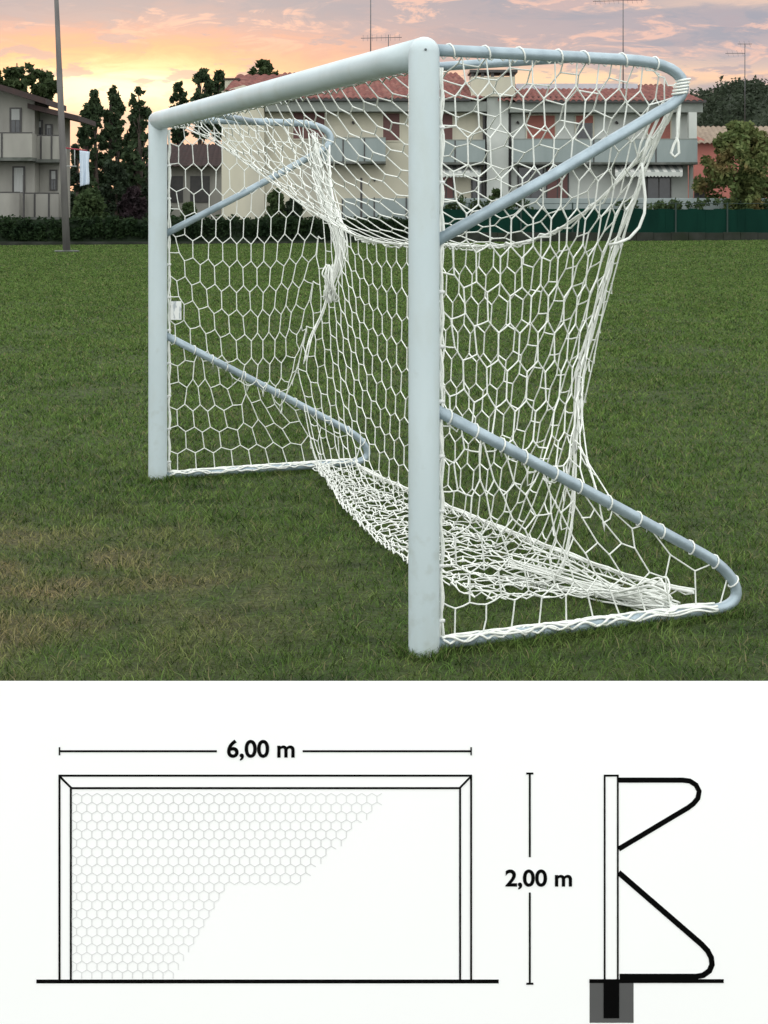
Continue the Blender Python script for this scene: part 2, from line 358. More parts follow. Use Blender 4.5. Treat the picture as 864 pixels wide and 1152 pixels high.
# ------------------------------------------------------------------ football goal
N = Vector((X(477, 4.926), 4.926, 0)); FP = Vector((X(177.5, 8.22), 8.22, 0))
U = (FP-N); WID = U.length; U.normalize(); V = Vector((U.y, -U.x, 0))       # U along the goal line, V behind it
if V.x < 0: V = -V
def G(s, t, z): return N+V*s+U*t+Vector((0,0,z))
goal = empty('football_goal', N, 'white football goal with grey steel net supports standing on the grass', 'football goal')
R = .0525; ZC = 2.018
for t in (0, WID):
    prof = [(R, 0)]+[(R, z) for z in (.4, 1.0, 1.6, ZC)]
    mb = MB(); seg = 40; rings = [(R, -.05)]+[(R, z) for z in (.4, .9, 1.4, 1.8, ZC)]+[(R*math.cos(a), ZC+R*math.sin(a)) for a in [math.radians(d) for d in (15,30,45,60,75,86)]]
    vs = [G(0,t,0)+Vector((r*math.cos(2*math.pi*k/seg), r*math.sin(2*math.pi*k/seg), z)) for r, z in rings for k in range(seg)]
    fs = [(i*seg+k, i*seg+(k+1)%seg, (i+1)*seg+(k+1)%seg, (i+1)*seg+k) for i in range(len(rings)-1) for k in range(seg)]
    fs += [tuple(range((len(rings)-1)*seg, len(rings)*seg))]
    mb.add(vs, fs); post = mb.build('goal_post', M['post'], goal, True)
    if t == 0:
        d = Vector((0,-1,0)); c = G(0,0,ZC+.004)+Vector((.004,0,0))+d*(R-.003)
        MB().tube([c, c+d*.006], .0042, 12).build('bolt', M['bolt'], post, True)
MB().tube([G(0,t,ZC) for t in np.linspace(0.0, WID, 14)], R-.001, 40).build('crossbar', M['post'], goal, True)
def arc(c, a, b, n=10):     # smooth quadratic corner
    return [(1-k)**2*Vector(a)+2*k*(1-k)*Vector(c)+k*k*Vector(b) for k in np.linspace(0, 1, n).tolist()]
TOPZ = 2.028; DIAG0 = 1.385; LOW0 = .815; TR = .0205
def upper_path(t):
    pts = [(.045,TOPZ), (.4,TOPZ+.002), (.80,TOPZ)]
    q = arc((1.01,TOPZ,0), (.80,TOPZ,0), (1.035,1.955,0), 8)[1:]+arc((1.055,1.90,0), (1.035,1.955,0), (.93,1.845,0), 8)[1:]
    pts += [(v.x, v.y) for v in q]; pts += [(.5, 1.615), (.045, DIAG0)]
    return [G(s, t, z) for s, z in pts]
def lower_path(t):
    pts = [(.045, LOW0), (.4,.625), (.8,.41), (1.12,.235)]
    q = arc((1.245,.165,0), (1.12,.235,0), (1.268,.095,0), 8)[1:]+arc((1.285,.028,0), (1.268,.095,0), (1.16,.026,0), 8)[1:]
    pts += [(v.x, v.y) for v in q]; pts += [(.6,.026), (.045,.026)]
    return [G(s, t, z) for s, z in pts]
def low_z(s): return LOW0+(s-.045)*(.235-LOW0)/(1.12-.045)
def low_s(z): return .045+(z-LOW0)*(1.12-.045)/(.235-LOW0)
for t in (0, WID):
    MB().tube(upper_path(t), TR, 14).build('upper_net_support', M['steel'], goal, True)
    MB().tube(lower_path(t), TR, 14).build('lower_net_support', M['steel'], goal, True)
    tt = .74 if t == 0 else WID-.74
    MB().tube([G(.03, tt, ZC+.004), G(.58, t, TOPZ-.002)], .017, 12).build('corner_brace', M['steel'], goal, True)
# ------------------------------------------------------------------ net: hexagonal mesh hung by a small rope solver
LH = .083
LVZ = {'roof': (.079,.069), 'back': (.087,.070), 'near': (.093,.059), 'far': (.093,.0555)}
pos = []; pinned = []; E = []; RL = []; strands = []
def node(p, pin=False): pos.append(tuple(p)); pinned.append(pin); return len(pos)-1
def edge(a, b, L, mid=True):
    pa, pb = Vector(pos[a]), Vector(pos[b])
    m = node((pa+pb)/2+Vector((random.uniform(-1,1), random.uniform(-1,1), random.uniform(-1,1)))*.004)
    E.append((a,m)); RL.append(L/2); E.append((m,b)); RL.append(L/2); strands.append((a,m,b))
def hexgrid(R_, C_, fn, lens):
    ids = np.empty((R_+1, C_+1), int)
    for r in range(R_+1):
        for c in range(C_+1):
            p, pin = fn(r, c); p = p+Vector((random.uniform(-1,1), random.uniform(-1,1), random.uniform(-1,1)))*(.0 if pin else .008)
            zig = .018*(1 if (r+c)%2 else -1)
            if not pin: p.z += zig
            ids[r,c] = node(p, pin)
    for r in range(R_+1):
        for c in range(C_+1):
            j = random.uniform(.91, 1.09)
            lv, lz = lens(r)
            if c < C_: edge(ids[r,c], ids[r,c+1], lz*j)
            if r < R_ and (r+c)%2 == 0: edge(ids[r,c], ids[r+1,c], lv*j)
    return ids
def rope_pt(q):     # rear top rope between the two upper tips, sagging
    sag = 1-abs(2*q-1)**(5.0 if q > .5 else 4.2)
    return 1.03-.15*sag, q*WID, 1.915-.575*sag
C = 54; R1 = 10; R2 = 15; R3 = 11; RT = R1+R2+R3
def near_corner(z):
    k = min(1, max(0, (1.93-z)/1.12))**.8
    return 1.03-.155*k, .50*k
def far_corner(z):
    k = sstep(0, 1, (1.93-z)/1.0)
    return 1.03-.06*k, .16*k
def main_fn(r, c):
    q = c/C
    if r <= R1:
        k = r/R1; s1, t1, z1 = rope_pt(q)
        edgepin = c in (0, C)
        if edgepin:
            s = .05+(1.03-.05)*k; z = TOPZ-.004 if s < .85 else TOPZ-(s-.85)/.18*.10
            return G(s, q*WID, z), True
        s = .06+(s1-.06)*k; z = (ZC-.04)+(z1-(ZC-.04))*k-.03*math.sin(math.pi*k)
        return G(s, q*WID, z), r in (0, R1)
    s1, t1, z1 = rope_pt(q)
    k = r-R1; drop = .108*(1+.22*(abs(2*q-1)**4)); z = z1-k*drop
    nk = near_corner(max(z, .03)); fk = far_corner(max(z, .03))
    t0, t2 = nk[1], WID-fk[1]
    e = abs(2*q-1)
    s_edge = nk[0] if q < .5 else fk[0]
    sb = s1+(.92-s1)*min(1, k/R2)
    s = sb+(s_edge-sb)*e**3
    t = t0+(t2-t0)*q
    if z < .035 or r > R1+R2-1:
        k0 = min(R2, (z1-.035)/drop); m = (k-k0)/max(1, (R2+R3-k0))      # 0..1 over the rows lying on the ground
        m = min(1, max(0, m)); f = sstep(.0, .1, q)
        fwd = (.46+.03*math.sin(q*9)) * (1-.80*sstep(.35, 1, q))
        s = (s-(fwd)*math.sin(min(1, m/.5)*math.pi/2)) if m < .5 else (s-fwd)+(1.06+.1*e**6-(s-fwd))*sstep(.5, 1, m)
        z = .04+.035*random.random()
        tend = .10+(WID-.22)*q
        t = t+(tend-t)*sstep(.2, 1, m)
        if r == RT: return G(1.05+.10*e**8-.03*math.sin(math.pi*q), tend, .065), True
    return G(s, t, z), (c == 0 and r in (R1+2, R1+4, R1+6, R1+8, R1+10, R1+12))
main = hexgrid(RT, C, main_fn, lambda r: LVZ['roof'] if r < R1 else LVZ['back'])
SC = 21; SR = 16
def side_fn(near):
    def fn(r, c):
        q = c/SC; z = TOPZ-.006-(TOPZ-.05)*r/SR
        if r == 0:
            s = .05+.95*q; zz = TOPZ-.006 if s < .85 else TOPZ-(s-.85)/.18*.10
            return G(s, 0 if near else WID, zz), True
        if z > low_z(.60):
            sc, tc_ = near_corner(z) if near else far_corner(z)
            s = .06+(sc-.06)*q; t = .028*(1-q)+tc_*q**1.6
        else:
            se = min(1.24, low_s(z)) if r < SR else 1.2
            s = .06+(se-.06)*q; t = .012
            if c == SC or r == SR: t = 0; return G(s, t if near else WID-t, max(z, .05)), True
        if c == 0: return G(.062, 0 if near else WID, z), True
        zt = low_z(s)
        if abs(z-zt) < .075 and c % 2 == 0: z = zt; t = .0; return G(s, t if near else WID-t, z), True
        return G(s, t if near else WID-t, z), False
    return fn
sides = [hexgrid(SR, SC, side_fn(True), lambda r: LVZ['near']), hexgrid(SR, SC, side_fn(False), lambda r: LVZ['far'])]
# lace the side panels to the rear panel
lace = []
for ids, c in ((sides[0], 0), (sides[1], C)):
    for r in range(1, SR):
        a = ids[r, SC]
        if pinned[a]: continue
        pa = Vector(pos[a]); best = min((int(main[k, c]) for k in range(R1, RT)), key=lambda i: (Vector(pos[i])-pa).length)
        lace.append((a, best)); E.append((a, best)); RL.append(.012)
# border lines
for c in (0, C):
    for r in range(R1, RT):
        if (r+c) % 2: E.append((main[r,c], main[r+1,c])); RL.append(.125)
x = np.array(pos, float); pin = np.array(pinned); E = np.array(E); RL = np.array(RL)
x0 = x.copy(); prev = x.copy(); nn = len(x)
deg = np.bincount(E.ravel(), minlength=nn).astype(float); wI = np.where(pin, 0., 1.)
ea, eb = E[:,0], E[:,1]; wa, wb = wI[ea], wI[eb]; ws = wa+wb; ws[ws == 0] = 1
idx2 = np.concatenate([ea, eb])
for step in range(150):
    vel = (x-prev)*.90; prev = x.copy()
    x = x+np.where(pin[:,None], 0, vel); x[~pin, 2] -= 2.2*.016*.016
    for it in range(26):
        d = x[eb]-x[ea]; L = np.sqrt((d*d).sum(1))+1e-9
        ex = np.maximum(L-RL, 0)/L/ws
        ca = d*(ex*wa)[:,None]; cb_ = -d*(ex*wb)[:,None]
        cc = np.concatenate([ca, cb_], 0)
        for k in range(3): x[:,k] += np.bincount(idx2, cc[:,k], nn)/np.maximum(deg, 1)*1.55
        low = x[:,2] < .028
        x[low & ~pin, 2] = .028
    low = (x[:,2] < .03) & ~pin
    x[low, :2] = prev[low, :2]+(x[low, :2]-prev[low, :2])*.15
lying = x[:,2] < .031
x[lying & ~pin, 2] += rng.random(int((lying & ~pin).sum()))*.028
def strand_mesh(A, Mi, B, r, seg=5):
    n_ = len(A); Pm = np.stack([A, Mi, B], 1)
    D = np.stack([Mi-A, B-A, B-Mi], 1); D /= np.linalg.norm(D, axis=2, keepdims=True)+1e-9
    ref = np.where(np.abs(D[:,1,2:3]) > .9, np.array([[1.,0,0]]), np.array([[0,0,1.]]))[:,None,:]
    a = np.cross(D, np.broadcast_to(ref, D.shape)); a /= np.linalg.norm(a, axis=2, keepdims=True)+1e-9
    b = np.cross(D, a); th = np.arange(seg)*2*np.pi/seg
    ring = Pm[:,:,None,:]+r*(a[:,:,None,:]*np.cos(th)[None,None,:,None]+b[:,:,None,:]*np.sin(th)[None,None,:,None])
    vs = ring.reshape(-1, 3); base = (np.arange(n_)*3*seg)[:,None,None]
    k = np.arange(seg); k2 = (k+1) % seg; fs = []
    for rr in (0, 1):
        fs.append(base[:,:,0]+np.stack([rr*seg+k, rr*seg+k2, (rr+1)*seg+k2, (rr+1)*seg+k], -1).reshape(1, -1))
    fs = np.concatenate([f.reshape(-1, 4) for f in fs], 0)
    return vs, fs
def blob_mesh(Pp, r):
    o = np.array([[1,0,0],[-1,0,0],[0,1,0],[0,-1,0],[0,0,1],[0,0,-1]], float)*r
    vs = (Pp[:,None,:]+o[None]).reshape(-1, 3); f = np.array([[0,2,4],[2,1,4],[1,3,4],[3,0,4],[2,0,5],[1,2,5],[3,1,5],[0,3,5]])
    return vs, (np.arange(len(Pp))[:,None,None]*6+f[None]).reshape(-1, 3)
net = empty('goal_net', G(.5, 0, 0), 'white hexagonal mesh net hanging slack from the goal frame and heaped on the grass', 'net')
CR = .0029
def net_part(name, sel):
    st = np.array(sel); vs, fs = strand_mesh(x[st[:,0]], x[st[:,1]], x[st[:,2]], CR)
    return link(name, np_mesh(name, vs, fs), M['net'], net, True)
nmain = main.max(); lim = main.min()
s_main = [s for s in strands if s[0] <= nmain]; cut0 = sides[0].min(); cut1 = sides[1].min()
s_near = [s for s in strands if cut0 <= s[0] < cut1]; s_far = [s for s in strands if s[0] >= cut1]
# split the long panel at the rear top rope
row_of = {int(main[r,c]): r for r in range(RT+1) for c in range(C+1)}
s_top = [s for s in s_main if min(row_of[s[0]], row_of[s[2]]) < R1]; s_back = [s for s in s_main if min(row_of[s[0]], row_of[s[2]]) >= R1]
net_part('roof_panel', s_top); net_part('back_panel', s_back)
net_part('side_panel', s_near); net_part('side_panel', s_far)
kn = np.concatenate([main.ravel(), sides[0].ravel(), sides[1].ravel()])
vs, fs = blob_mesh(x[kn], CR*1.75); link('net_knots', np_mesh('net_knots', vs, fs), M['net'], net, True)
# ropes
mb = MB(); mb.tube([Vector(x[i]) for i in main[R1,:]], .0058, 7)
for w_ in range(2): mb.tube([Vector(x[i])+Vector((random.uniform(-.012,.012), random.uniform(-.012,.012), random.uniform(-.02,.012))) for i in main[R1,:]], .0036, 6)
mb.build('top_rope', M['net'], net, True)
mb = MB(); mb.tube([Vector(x[i])+Vector((0,0,.004)) for i in main[RT,:]], .0065, 7)
mb.tube([Vector(x[i])+Vector((random.uniform(-.01,.01), random.uniform(-.01,.01), .012)) for i in main[RT,:]], .0045, 7); mb.build('bottom_rope', M['net'], net, True)
for ids, t in ((sides[0], 0), (sides[1], WID)):
    mb = MB(); zz = np.linspace(1.97, .05, 60)
    mb.tube([G(.066+.004*math.sin(z*23), t, z)+Vector((.003*math.sin(z*41),0,0)) for z in zz], .0055, 7)
    mb.tube([G(.066-.004*math.sin(z*23), t, z)+Vector((.004*math.cos(z*37),0,0)) for z in zz], .0035, 6); mb.build('edge_rope', M['net'], net, True)
    for k, z in enumerate(np.arange(.10, 1.95, .185)):
        c = G(.052, t, z); MB().tube([c, G(.066, t, z+.004), G(.074, t, z)], .0075, 8).build('net_clip', M['clip'], net, True)
# wraps where the net is laced round the steel supports
def wraps(path, every, name):
    """one cord wound along a support: a quick turn round it, then a straight run"""
    pts = [Vector(p) for p in path]; L_ = [0]
    for a, b in zip(pts, pts[1:]): L_.append(L_[-1]+(b-a).length)
    out = []; d = .04; ph = 0.0
    while d < L_[-1]-every:
        st = every*random.uniform(.75, 1.3)
        for k in range(14):
            f = k/14; turn = min(1, f/.72); adv = .30*turn if f < .72 else .30+.70*(f-.72)/.28
            dd = d+st*adv; i = min(max(m_ for m_ in range(len(L_)) if L_[m_] <= dd), len(pts)-2)
            q = (dd-L_[i])/(L_[i+1]-L_[i]); p = pts[i].lerp(pts[i+1], q); dr = (pts[i+1]-pts[i]).normalized(); b = dr.cross(U)
            a_ = 2*math.pi*turn+.6; out.append(p+(U*math.cos(a_)+b*math.sin(a_))*(TR+.003))
        d += st
    return MB().tube(out, .0030, 6).build(name, M['net'], net, True)
for t in (0, WID):
    wraps(upper_path(t)[:10], .125, 'lacing'); wraps(lower_path(t)[:-2], .115, 'lacing')
# ground-bar sleeve of net bunched along the lower bar
for t, sg in ((0, 1), (WID, -1)):
    mb = MB()
    for k in range(7):
        ph = [random.uniform(0, 6.28) for _ in range(3)]
        mb.tube([G(s, t+sg*.027*math.cos(k*.55+.5*math.sin(s*(13+k*5)+ph[0])+.3*math.sin(s*47+ph[1])), .026+.0245*abs(math.sin(.15+k*.44+.5*math.sin(s*(13+k*5)+ph[0])+.3*math.sin(s*47+ph[1])))) for s in np.linspace(.06, 1.17, 90).tolist()], .0043, 6)
    mb.build('ground_edge_rope', M['net'], net, True)
def bundle(a_pts, n_, spread, name, r=.0036):
    mb = MB()
    for k in range(n_):
        ph = random.uniform(0, 6.28); rr = random.uniform(.2, 1)
        pts = []
        for i, (p, w_) in enumerate(a_pts):
            o = Vector((math.cos(ph+i*.5), math.sin(ph+i*.7), math.sin(ph*2+i*.6)))*w_*rr
            pts.append(Vector(p)+o)
        sm = []
        for i in range(len(pts)-1):
            p0, p1, p2, p3 = pts[max(i-1,0)], pts[i], pts[i+1], pts[min(i+2,len(pts)-1)]
            for u_ in np.linspace(0, 1, 5)[:-1].tolist():
                sm.append(.5*((2*p1)+(p2-p0)*u_+(2*p0-5*p1+4*p2-p3)*u_*u_+(3*p1-p0-3*p2+p3)*u_**3))
        sm.append(pts[-1]); sm = [Vector((q.x, q.y, max(q.z, .012))) for q in sm]
        mb.tube(sm, r, 5)
    return mb.build(name, M['net'], net, True)
bundle([(P(575,640,5.9),.10), (P(640,655,5.72),.09), (P(690,665,5.55),.05), (P(735,678,5.42),.035), (P(748,684,5.36),.04)], 22, .05, 'gathered_cords')
bundle([(P(700,668,5.50),.035), (P(722,671,5.44),.06), (P(742,675,5.40),.075), (P(754,684,5.36),.05), (P(738,682,5.38),.04)], 22, .05, 'gathered_cords', .0038)
bundle([(P(735,678,5.42),.03), (P(752,683,5.37),.04), (P(790,683,5.40),.05), (P(818,684,5.42),.02)], 9, .05, 'gathered_cords')
bundle([(P(352,152,8.55),.03), (P(358,185,8.5),.06), (P(366,215,8.45),.07), (P(381,255,8.3),.05), (P(383,285,8.25),.035), (P(371,325,8.2),.028), (P(369,332,8.2),.012)], 20, .05, 'gathered_cords')
bundle([(P(369,318,8.2),.03), (P(372,340,8.2),.02)], 10, .03, 'gathered_cords', .005)
bundle([(P(372,300,8.2),.03), (P(369,316,8.19),.055), (P(371,326,8.21),.06), (P(368,333,8.2),.035), (P(370,322,8.19),.05)], 12, .03, 'gathered_cords', .0045)
bundle([(P(369,332,8.2),.006), (P(364,352,8.18),.012), (P(354,375,8.15),.02), (P(347,392,8.1),.02), (P(343,408,8.08),.012)], 4, .03, 'loose_cord_end')
mb = MB(); tp = Vector(G(1.03, 0, 1.93))
for k in range(5):      # cord wound round the near upper bend
    p = G(1.036-.004*k, 0, 1.965-.012*k); mb.tube([p+(U*math.cos(q)+V*math.sin(q))*(TR+.0045)+Vector((0,0,.004*math.sin(q))) for q in np.linspace(0, 6.28, 14)], .0048, 6)
mb.build('cord_binding', M['net'], net, True)
d0 = tp.y; mb = MB()
pl = [P(763,92,d0), P(764,110,d0), P(762,135,d0), P(762,155,d0), P(758,163,d0), P(755,172,d0), P(759,177,d0), P(764,172,d0), P(763,160,d0), P(761,154,d0)]
mb.tube(pl, .0052, 7); mb.tube([p+Vector((.006,.004,0)) for p in pl[:4]], .005, 7); mb.build('hanging_cord', M['net'], net, True)
dn = d0-.02
mb = MB(); pl = [P(722,183,dn), P(724,205,dn), P(726,222,dn), P(725,240,dn), P(719,256,dn), P(708,268,dn), P(694,274,dn), P(686,275,dn+.1)]
sm = []
for i in range(len(pl)-1):
    for u_ in (0,.5): sm.append(pl[i].lerp(pl[i+1], u_))
sm.append(pl[-1]); mb.tube(sm, .0055, 7)
pl2 = [P(755,112,d0), P(742,130,d0), P(728,160,d0-.01), P(722,183,dn)]
mb.tube(pl2, .0055, 7); mb.tube([p+Vector((-.02,.01,0)) for p in pl2], .004, 6); mb.build('slack_cord_loop', M['net'], net, True)
# thick selvedge of the near rear corner
mb = MB()
for k in range(3):
    mb.tube([Vector(x[i])+U*(.010*math.sin(q_*1.3+k*2.1))+V*(.009*math.cos(q_*1.7+k*1.4)) for q_, i in enumerate(main[R1:R1+R2+1,0])], .0042, 6)
mb.build('corner_cords', M['net'], net, True)
mb = MB(); a = P(191.5,339,8.22); dx = .052; 
mb.box(a.x, a.x+.060, 8.235, 8.239, Z(360,8.22), Z(339,8.22)); mb.build('paper_tag', M['tag'], net)
# ------------------------------------------------------------------ drawing board
YB = 2.58
def bx(px): return (px-CX)/F*YB
def bz(py): return EYE-(py-HY)/F*YB
board = empty('drawing_board', (0,YB,0), 'low white board with a black line drawing of a goal', 'board')
MB().box(-.80,.80, YB,YB+.010, .012, bz(768)).build('panel', M['board'], board, bevel=.0008)
for xx in (-.55,.55):
    MB().box(xx-.02,xx+.02, YB+.011,YB+.045, -.15, bz(768)-.03).build('stake', M['steel'], board)
class Ink(MB):
    def line(s, x0, y0, x1, y1, w, d=.0010, flat=False):       # photo px on the board
        a = Vector((bx(x0), bz(y0))); b = Vector((bx(x1), bz(y1))); t = (b-a).normalized(); nrm = Vector((-t.y, t.x))*(w/F*YB/2)
        q = [a+nrm, a-nrm, b-nrm, b+nrm]; (s.add([(p.x, YB-d, p.y) for p in q], [(0,1,2,3)]) if flat else s.prism([(p.x, p.y) for p in q], YB-d, YB-.0001)); return s
    def path(s, pts, w, d=.0010):
        pts = [Vector((bx(a), bz(b))) for a, b in pts]; h = w/F*YB/2; n_ = len(pts); Lf = []; Rt = []
        for i, p in enumerate(pts):
            t = (pts[min(i+1,n_-1)]-pts[max(i-1,0)]).normalized(); nr = Vector((-t.y, t.x))*h; Lf.append(p+nr); Rt.append(p-nr)
        for i in range(n_-1):
            q = [Lf[i], Rt[i], Rt[i+1], Lf[i+1]]; s.prism([(p.x,p.y) for p in q], YB-d, YB-.0001)
        return s
k = Ink()   # front elevation
k.line(41,1104,561,1104,4.2,.0008)
k.line(66,872.5,531,872.5,2.2); k.line(79,886.5,518,886.5,2.2,.0011)
for a in (67,79.8,517.6,530): k.line(a,(872 if a in (67,530) else 886),a,1103,2.2,.0012)
k.line(67,873,80,886,2,.0013); k.line(530,873,517.5,886,2,.0013)
k.build('front_view_lines', M['ink'], board)
for a, b_ in (((67,845,244,845,2.2), (67,840.5,67,849.5,1.6,.0012)), ((340.5,845,530,845,2.2), (530,840.5,530,849.5,1.6,.0012)),
              ((596,870,596,964,2.2), (592,870,600,870,2,.0012)), ((596,1004,596,1106,2.2), (592,1106.5,600,1106.5,2,.0012))):
    Ink().line(*a).line(*b_).build('dimension_line', M['ink'], board)
k = Ink()   # hexagon net pattern, with its torn right edge
hw = 11.45; hh = 6.62
def lim_x(y):
    if y < 996: return 440-(y-886)*.90 if y < 900 else 437-(y-898)*1.02
    return 262-(y-996)*.66
row = 0; y = 889.0
while y < 1104:
    cxs = 69+(hw/2 if row % 2 else 0)
    i = 0
    while cxs < 440:
        pts = [(cxs+hw/2*dx_, y+hh*dy_) for dx_, dy_ in ((0,-1),(1,-.5),(1,.5),(0,1))]
        for e_, ((a, b), (c, d)) in enumerate(zip(pts, pts[1:])):
            if max(a, c) < lim_x((b+d)/2) and min(b, d) > 888 and max(b, d) < 1103 and min(a, c) > 80.4: k.line(a, b, c, d, 1.0, .0004+.0003*e_, True)
        cxs += hw; i += 1
    y += hh*1.5; row += 1
k.build('net_pattern', M['ink_grey'], board)
k = Ink()   # side elevation
k.path([(696,877.5),(768,877.5),(776,878.5),(783,883),(786.5,890),(785,898),(780,904),(774,908.5),(696,955)], 5.6)
k.path([(696,981.5),(789,1062),(796,1069.5),(800,1077),(801,1085),(798,1092),(791,1097),(783,1098.5),(697,1098.5)], 6.2)
k.line(680.2,871.5,680.2,1103,2.0); k.line(695,871.5,695,1103,2.0); k.line(679.2,872.4,696,872.4,2.0,.0012)
k.line(663,1103.5,814,1103.5,4,.0013); k.line(687.7,1104,687.7,1145,17.5,.0016); k.build('side_view_lines', M['ink'], board)
Ink().line(688,1105,688,1150.5,49.5,.0005).build('foundation_block', M['ink_mid'], board)
def text(body, cx_, base, size, name):
    cu = bpy.data.curves.new(name, 'FONT'); cu.body = body; cu.size = 1; cu.align_x = 'CENTER'; cu.extrude = .01; cu.offset = .022
    o = bpy.data.objects.new(name, cu); COL.objects.link(o)
    dg = bpy.context.evaluated_depsgraph_get(); me = bpy.data.meshes.new_from_object(o.evaluated_get(dg))
    bpy.data.objects.remove(o)
    sx, sy = size; xs_ = [v.co.x for v in me.vertices]; ysv = [v.co.y for v in me.vertices]
    x0_, x1_ = min(xs_), max(xs_); y1_ = max(ysv)
    fx = sx/F*YB/(x1_-x0_); fy = sy/F*YB/y1_
    for v in me.vertices:
        v.co = Vector((bx(cx_)+(v.co.x-(x0_+x1_)/2)*fx, YB-.0008+(-v.co.z)*.04, bz(base)+v.co.y*fy))
    return link(name, me, M['ink'], board)
text('6,00 m', 293.5, 851.5, (76, 19.5), 'width_text'); text('2,00 m', 606, 996.5, (75, 18.5), 'height_text')
# ------------------------------------------------------------------ foliage
def leaf_cloud(centers, radii, n_, size, flat=1.0):
    """leaf faces scattered through many small clumps"""
    c = np.array(centers, float); r = np.array(radii, float)
    pick = rng.choice(len(c), n_, p=(r**2)/np.sum(r**2))
    d = rng.normal(size=(n_,3)); d /= np.linalg.norm(d, axis=1, keepdims=True)
    rad = r[pick]*(rng.random(n_)**.45)
    p = c[pick]+d*rad[:,None]*np.array([1,1,flat])
    nrm = rng.normal(size=(n_,3)); nrm[:,2] += .6; nrm /= np.linalg.norm(nrm, axis=1, keepdims=True)
    ref = rng.normal(size=(n_,3)); a = np.cross(nrm, ref); a /= np.linalg.norm(a, axis=1, keepdims=True); b = np.cross(nrm, a)
    s = size*(.6+.8*rng.random(n_))[:,None]
    vs = np.stack([p-a*s, p+b*s*.55, p+a*s, p-b*s*.55], 1).reshape(-1, 3)
    return vs, np.arange(n_*4).reshape(-1, 4)
def foliage(name, cs, rs, n_, size, m, parent=None, flat=1.0):
    vs, fs = leaf_cloud(cs, rs, n_, size, flat); return link(name, np_mesh(name, vs, fs), m, parent)
def tree(name, base, top, halfw, kind, m, label, cat='tree', n_=9000, size=.16, group=None, crown0=.15):
    b = Vector(base); h = top-b.z
    t = empty(name, b, label, cat, group)
    mb = MB(); lean = Vector((random.uniform(-.03,.03)*h, 0, 0))
    mb.tube([b+Vector((0,0,-.2)), b+lean*.4+Vector((0,0,h*.35)), b+lean*.8+Vector((0,0,h*.65)), b+lean+Vector((0,0,h*.93))], [h*.022, h*.016, h*.010, h*.003], 8)
    cs = []; rs = []
    for k in range({'poplar': 120, 'bush': 60, 'umbrella': 90}.get(kind, 110)):
        if kind == 'poplar':
            f = random.random(); wv = halfw*(math.sin(math.pi*min(1, (f*.86+.12)))**.7)*(1-.25*f); z = b.z+h*(crown0+(1-crown0-.03)*f); rr = random.uniform(.10,.27)*halfw
            a = random.uniform(0, 6.28); q = math.sqrt(random.random())*wv; p = Vector((b.x+lean.x*f+q*math.cos(a), b.y+q*math.sin(a), min(z, top-rr)))
        elif kind == 'umbrella':
            a = random.uniform(0, 6.28); q = math.sqrt(random.random()); p = Vector((b.x+q*halfw*math.cos(a), b.y+q*halfw*math.sin(a), top-h*.02-h*(1-crown0)*(.18+.82*(q**2*.6+random.random()*.5)))); rr = random.uniform(.08,.20)*halfw
            p.z = min(p.z, top-rr*.6)
        elif kind == 'bush':
            a = random.uniform(0, 6.28); e = random.uniform(-.1, 1.0); q = math.sqrt(max(0,1-e*e))*math.sqrt(random.random()); p = Vector((b.x+q*halfw*.85*math.cos(a), b.y+q*halfw*.85*math.sin(a), b.z+h*.08+h*.80*max(0,e))); rr = random.uniform(.16,.30)*min(halfw, h)
            p.z = min(p.z, top-rr*.7)
        else:
            f = random.random(); wv = halfw*math.sqrt(max(.05, 1-(2*f-.9)**2)); a = random.uniform(0, 6.28); q = math.sqrt(random.random())*wv
            rr = random.uniform(.11,.26)*halfw; p = Vector((b.x+q*math.cos(a), b.y+q*math.sin(a), min(b.z+h*(crown0+(1-crown0)*f), top-rr*.7)))
        cs.append(p[:]); rs.append(rr)
        if k % 5 == 0:
            st = b+lean*.5+Vector((0,0,max(.1*h, min(p.z-b.z-.15*h, .8*h)))); mb.tube([st, st.lerp(p, .5)+Vector((0,0,.02*h)), p], [h*.007, h*.004, h*.0015], 5)
    mb.build('trunk', M['bark'], t, True)
    foliage('crown', cs, rs, n_, size, m, t, 1.0 if kind != 'umbrella' else .55)
    return t
def on(px, Y): 
    x_ = X(px, Y); return (x_, Y, ground_z(x_, Y))
YP = 108
g1 = 'tall poplars behind the houses'
for px, py, hw, lab in ((99,112,10,'slim dark poplar beside the lamp pole, leftmost of the poplars'), (110,98,9,'dark poplar just right of the slim leftmost one'), (121,94,10,'tallest middle poplar of the left clump'), (133,102,9,'dark poplar on the right side of the left clump'), (152,118,11,'broad lower poplar left of the far goal post'), (160,94,13,'tall poplar against the bright sky beside the far goal post')):
    Yq = YP+random.uniform(-5,5); tree('poplar', on(px, Yq), Z(py, Yq), hw*1.75/F*Yq, 'poplar', M['poplar'], lab, n_=3000, size=.21, group=g1, crown0=.04)
g2 = 'trees showing above the crossbar'
tree('leafy_tree', on(201,114), Z(93,114), 11/F*114, 'round', M['poplar'], 'small lone treetop over the far end of the crossbar', n_=1500, size=.22, group=g2, crown0=.6)
tree('leafy_tree', on(227,112), Z(78,112), 15/F*112, 'round', M['poplar'], 'dark treetop above the crossbar, left of a rounder one', n_=2600, size=.22, group=g2, crown0=.6)
tree('leafy_tree', on(247,116), Z(80,116), 13/F*116, 'round', M['poplar'], 'dark treetop above the crossbar beside the house gable', n_=2600, size=.22, group=g2, crown0=.6)
tree('stone_pine', on(297,118), Z(69,118), 20/F*118, 'round', M['pine'], 'spreading pine rising behind the red roofed house', n_=3400, size=.2, crown0=.72)
tree('stone_pine', on(22,104), Z(56,104), 42/F*104, 'umbrella', M['pine'], 'umbrella pine rising behind the left balcony house', n_=5200, size=.21, crown0=.74)
gb = 'bushes behind the hedge'
